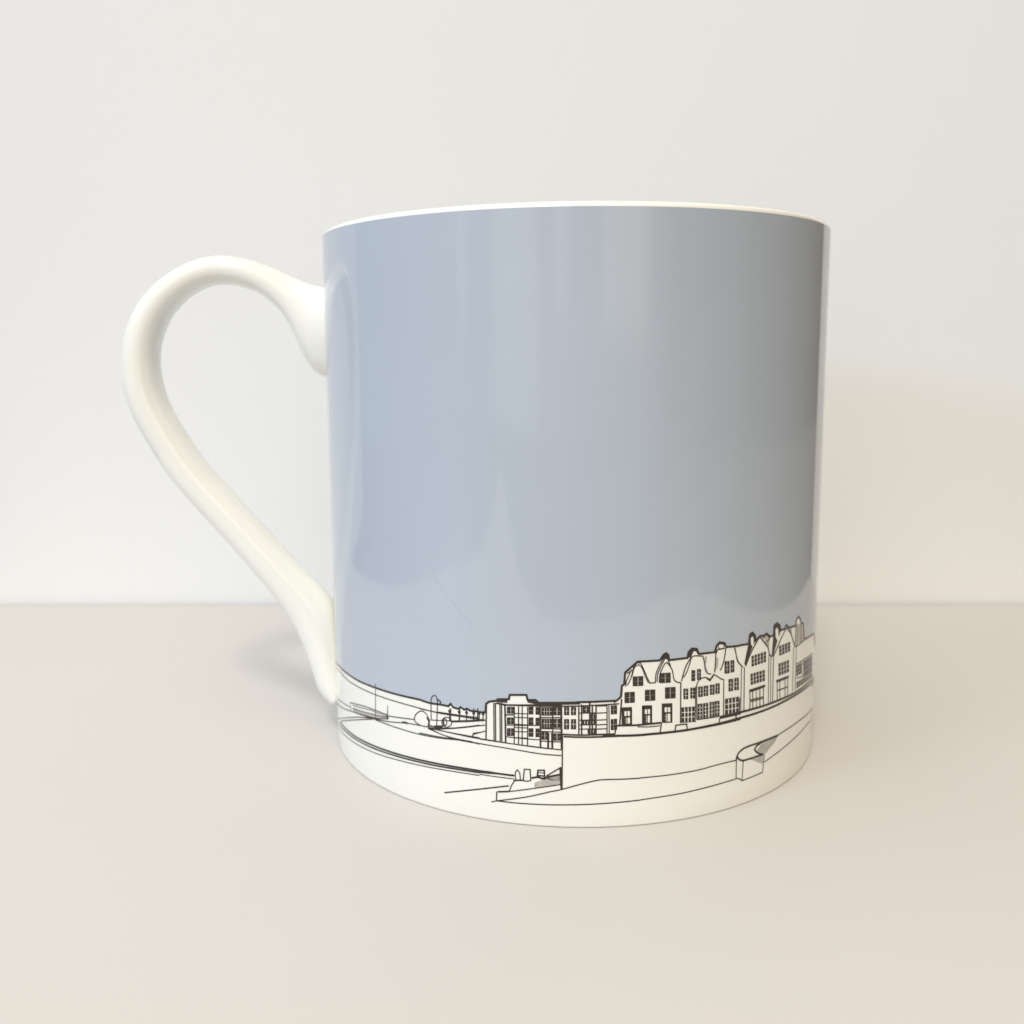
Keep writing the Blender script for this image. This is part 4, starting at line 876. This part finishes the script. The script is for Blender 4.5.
finish('skyline_print', stroke_bm([[1.95, [p for p in mono]]]), 0.062, m_ink, mug)
finish('window_print', fill_bm((0,)), 0.042, m_ink, mug)
finish('shading_print', fill_bm((1,)), 0.035, m_grey, mug)

finish('glaze_scratch', stroke_bm([[0.35,[[-31.49,35.48],[-28.53,33.09],[-25.04,30.6],[-19.85,26.32]]],[1.0,[[-0.76,24.25],[-0.57,24.13]]]]), 0.035, m_scr, mug)

# ------------------------------------------------------------ setting: white board under the mug, white wall behind
W0, W1 = [[-150.17,89.17],[124.18,81.19]]
wyaw = math.atan2(W1[1] - W0[1], W1[0] - W0[0])
wy = W0[1] + (0 - W0[0]) * math.tan(wyaw)           # where the wall line crosses x = 0
def structure(o): o['kind'] = 'structure'; return o
GAP = 1.2
def slab(name, outline, z0, z1, mat):
    bm = bmesh.new()
    lo = [bm.verts.new((x * S, y * S, z0 * S)) for x, y in outline]; hi = [bm.verts.new((x * S, y * S, z1 * S)) for x, y in outline]
    bm.faces.new(lo); bm.faces.new(hi); n = len(outline)
    for k in range(n): bm.faces.new((lo[k], lo[(k + 1) % n], hi[(k + 1) % n], hi[k]))
    bmesh.ops.recalc_face_normals(bm, faces=bm.faces[:])
    me = bpy.data.meshes.new(name); bm.to_mesh(me); bm.free()
    return structure(link(name, me, mat, smooth=False))
back = lambda x: wy - GAP + x * math.tan(wyaw)      # rear edge of the board, along the wall
corner = [(141 - 62 + 62 * math.cos(t), -153 + 62 - 62 * math.sin(t)) for t in [math.pi / 2 * k / 14 for k in range(15)]]
slab('table_surface', [(-170, back(-170)), (141, back(141))] + corner + [(-170, -153)], -6, 0, m_table)
# unseen white strip, added and shaped to reflect as a pale glaze streak
CARD = [(-163, -153.6), (-160, -200), (-223, -327), (-300, -460), (-146, -273), (-81, -187), (-44, -158), (-36, -153.6)]
slab('reflection_card', CARD, -6, -0.03, m_table)
structure(box('wall', -330, 0, -5.9, 133, 5, 225, m_wall, 0.4, wyaw, (0, wy, 0)))
structure(box('table', -700, -900, -40, 700, 620, -6.2, m_desk, 2, wyaw, (0, wy, 0)))

# ------------------------------------------------------------ light
def area(name, direction, dist, w, h, power, color, target=(0, 0, 45)):
    L = bpy.data.lights.new(name, 'AREA'); L.shape = 'RECTANGLE'; L.size = w * S; L.size_y = h * S; L.energy = power; L.color = color
    o = bpy.data.objects.new(name, L); col.objects.link(o)
    d = Vector(direction).normalized(); t = Vector(target)
    o.location = (t + d * dist) * S
    o.rotation_euler = (-d).to_track_quat('-Z', 'Y').to_euler()
    return o
az, el = math.radians(58), math.radians(20)
area('window_light', (-math.sin(az) * math.cos(el), -math.cos(az) * math.cos(el), math.sin(el)), 1500, 420, 150, 4.2, (0.38, 0.63, 1.0))
area('ceiling_light', (-0.23, -1.0, 1.38), 950, 125, 125, 2.6, (1.0, 0.94, 0.85), (0, -10, 25))

world = bpy.data.worlds.new('World'); scn.world = world; world.use_nodes = True
nt = world.node_tree; N = nt.nodes; Lk = nt.links
bg = N['Background']
tc = N.new('ShaderNodeTexCoord'); sep = N.new('ShaderNodeSeparateXYZ'); Lk.new(tc.outputs['Generated'], sep.inputs['Vector'])
ramp = N.new('ShaderNodeValToRGB'); mr = N.new('ShaderNodeMapRange')
mr.inputs['From Min'].default_value = -1; mr.inputs['From Max'].default_value = 1
Lk.new(sep.outputs['X'], mr.inputs['Value']); Lk.new(mr.outputs['Result'], ramp.inputs['Fac'])
cr = ramp.color_ramp
stops = [(0.0, (0.58, 0.60, 0.62)), (0.40, (0.80, 0.79, 0.77)), (0.70, (0.79, 0.69, 0.51)), (0.82, (0.19, 0.11, 0.045)), (1.0, (0.03, 0.02, 0.01))]
while len(cr.elements) < len(stops): cr.elements.new(0.5)
for e_, (p_, c_) in zip(cr.elements, stops): e_.position = p_; e_.color = (*c_, 1)
up = N.new('ShaderNodeMapRange'); up.inputs['From Min'].default_value = -0.2; up.inputs['From Max'].default_value = 1.0
up.inputs['To Min'].default_value = 0.58; up.inputs['To Max'].default_value = 2.2
Lk.new(sep.outputs['Z'], up.inputs['Value'])
mul = N.new('ShaderNodeVectorMath'); mul.operation = 'SCALE'
Lk.new(ramp.outputs['Color'], mul.inputs[0]); Lk.new(up.outputs['Result'], mul.inputs['Scale'])
# soft upright bright bands added to the world for streaks reflected in the glaze
def math_node(op, a=None, b_=None):
    m = N.new('ShaderNodeMath'); m.operation = op
    for k, v in ((0, a), (1, b_)):
        if v is None: continue
        if isinstance(v, (int, float)): m.inputs[k].default_value = v
        else: Lk.new(v, m.inputs[k])
    return m.outputs[0]
azim = math_node('ARCTAN2', sep.outputs['X'], math_node('MULTIPLY', sep.outputs['Y'], -1.0))
def step(sock, a, b_):
    m = N.new('ShaderNodeMapRange'); m.interpolation_type = 'SMOOTHSTEP'
    m.inputs['From Min'].default_value = a; m.inputs['From Max'].default_value = b_
    Lk.new(sock, m.inputs['Value']); return m.outputs['Result']
def streak_band(a0, a1, soft0, soft1, z0, z1, gain):
    r = math.radians
    v = math_node('MULTIPLY', step(azim, r(a0 - soft0), r(a0)), step(azim, r(a1 + soft1), r(a1)))
    v = math_node('MULTIPLY', v, step(sep.outputs['Z'], z0, z1))
    return math_node('MULTIPLY', v, gain)
tot = math_node('ADD', streak_band(12, 28, 6, 1.5, -0.02, 0.06, 1.0), streak_band(-33, -22, 6, 7, -0.35, -0.1, 0.85))
tot = math_node('ADD', tot, streak_band(-10, -7, 1.5, 4, 0.0, 0.08, 0.8))
tot = math_node('ADD', tot, streak_band(-52, -50, 2, 2, -0.02, 0.06, 0.8))
tot = math_node('ADD', tot, 1.0)
mul2 = N.new('ShaderNodeVectorMath'); mul2.operation = 'SCALE'
Lk.new(mul.outputs['Vector'], mul2.inputs[0]); Lk.new(tot, mul2.inputs['Scale'])
Lk.new(mul2.outputs['Vector'], bg.inputs['Color']); bg.inputs['Strength'].default_value = 0.735

# ------------------------------------------------------------ camera
f_, p_, cx_, D_, cz_, roll_ = [1000.169373251606, 0.16003830358095789, -10.666009875351293, 175.67135761774688, 67.21686718465271, -0.0072917124467703764]
cam = bpy.data.cameras.new('camera'); co = bpy.data.objects.new('camera', cam); col.objects.link(co)
cam.sensor_width = 36; cam.lens = 36 * f_ / 1024; cam.clip_start = 0.005; cam.clip_end = 50
def ray(x, y):
    c, s = math.cos(-roll_), math.sin(-roll_)
    u = c * x - s * y; v = s * x + c * y
    c, s = math.cos(p_), math.sin(p_)
    return Vector((u / f_, c - (v / f_) * s, -s - (v / f_) * c))
fw = ray(0, 0).normalized(); rt = (ray(1, 0) - ray(0, 0)).normalized(); upv = rt.cross(fw)
M = Matrix((rt, upv, -fw)).transposed().to_4x4(); M.translation = Vector((cx_, -D_, cz_)) * S
co.matrix_world = M
scn.camera = co
cam.dof.use_dof = True; cam.dof.focus_distance = (D_ - 42) * S; cam.dof.aperture_fstop = 30.0

scn.render.engine = 'CYCLES'
scn.view_settings.view_transform = 'Standard'; scn.view_settings.look = 'None'
scn.view_settings.exposure = 0.06; scn.view_settings.gamma = 1.0; scn.view_settings.use_curve_mapping = False
scn.cycles.max_bounces = 10; scn.cycles.diffuse_bounces = 6
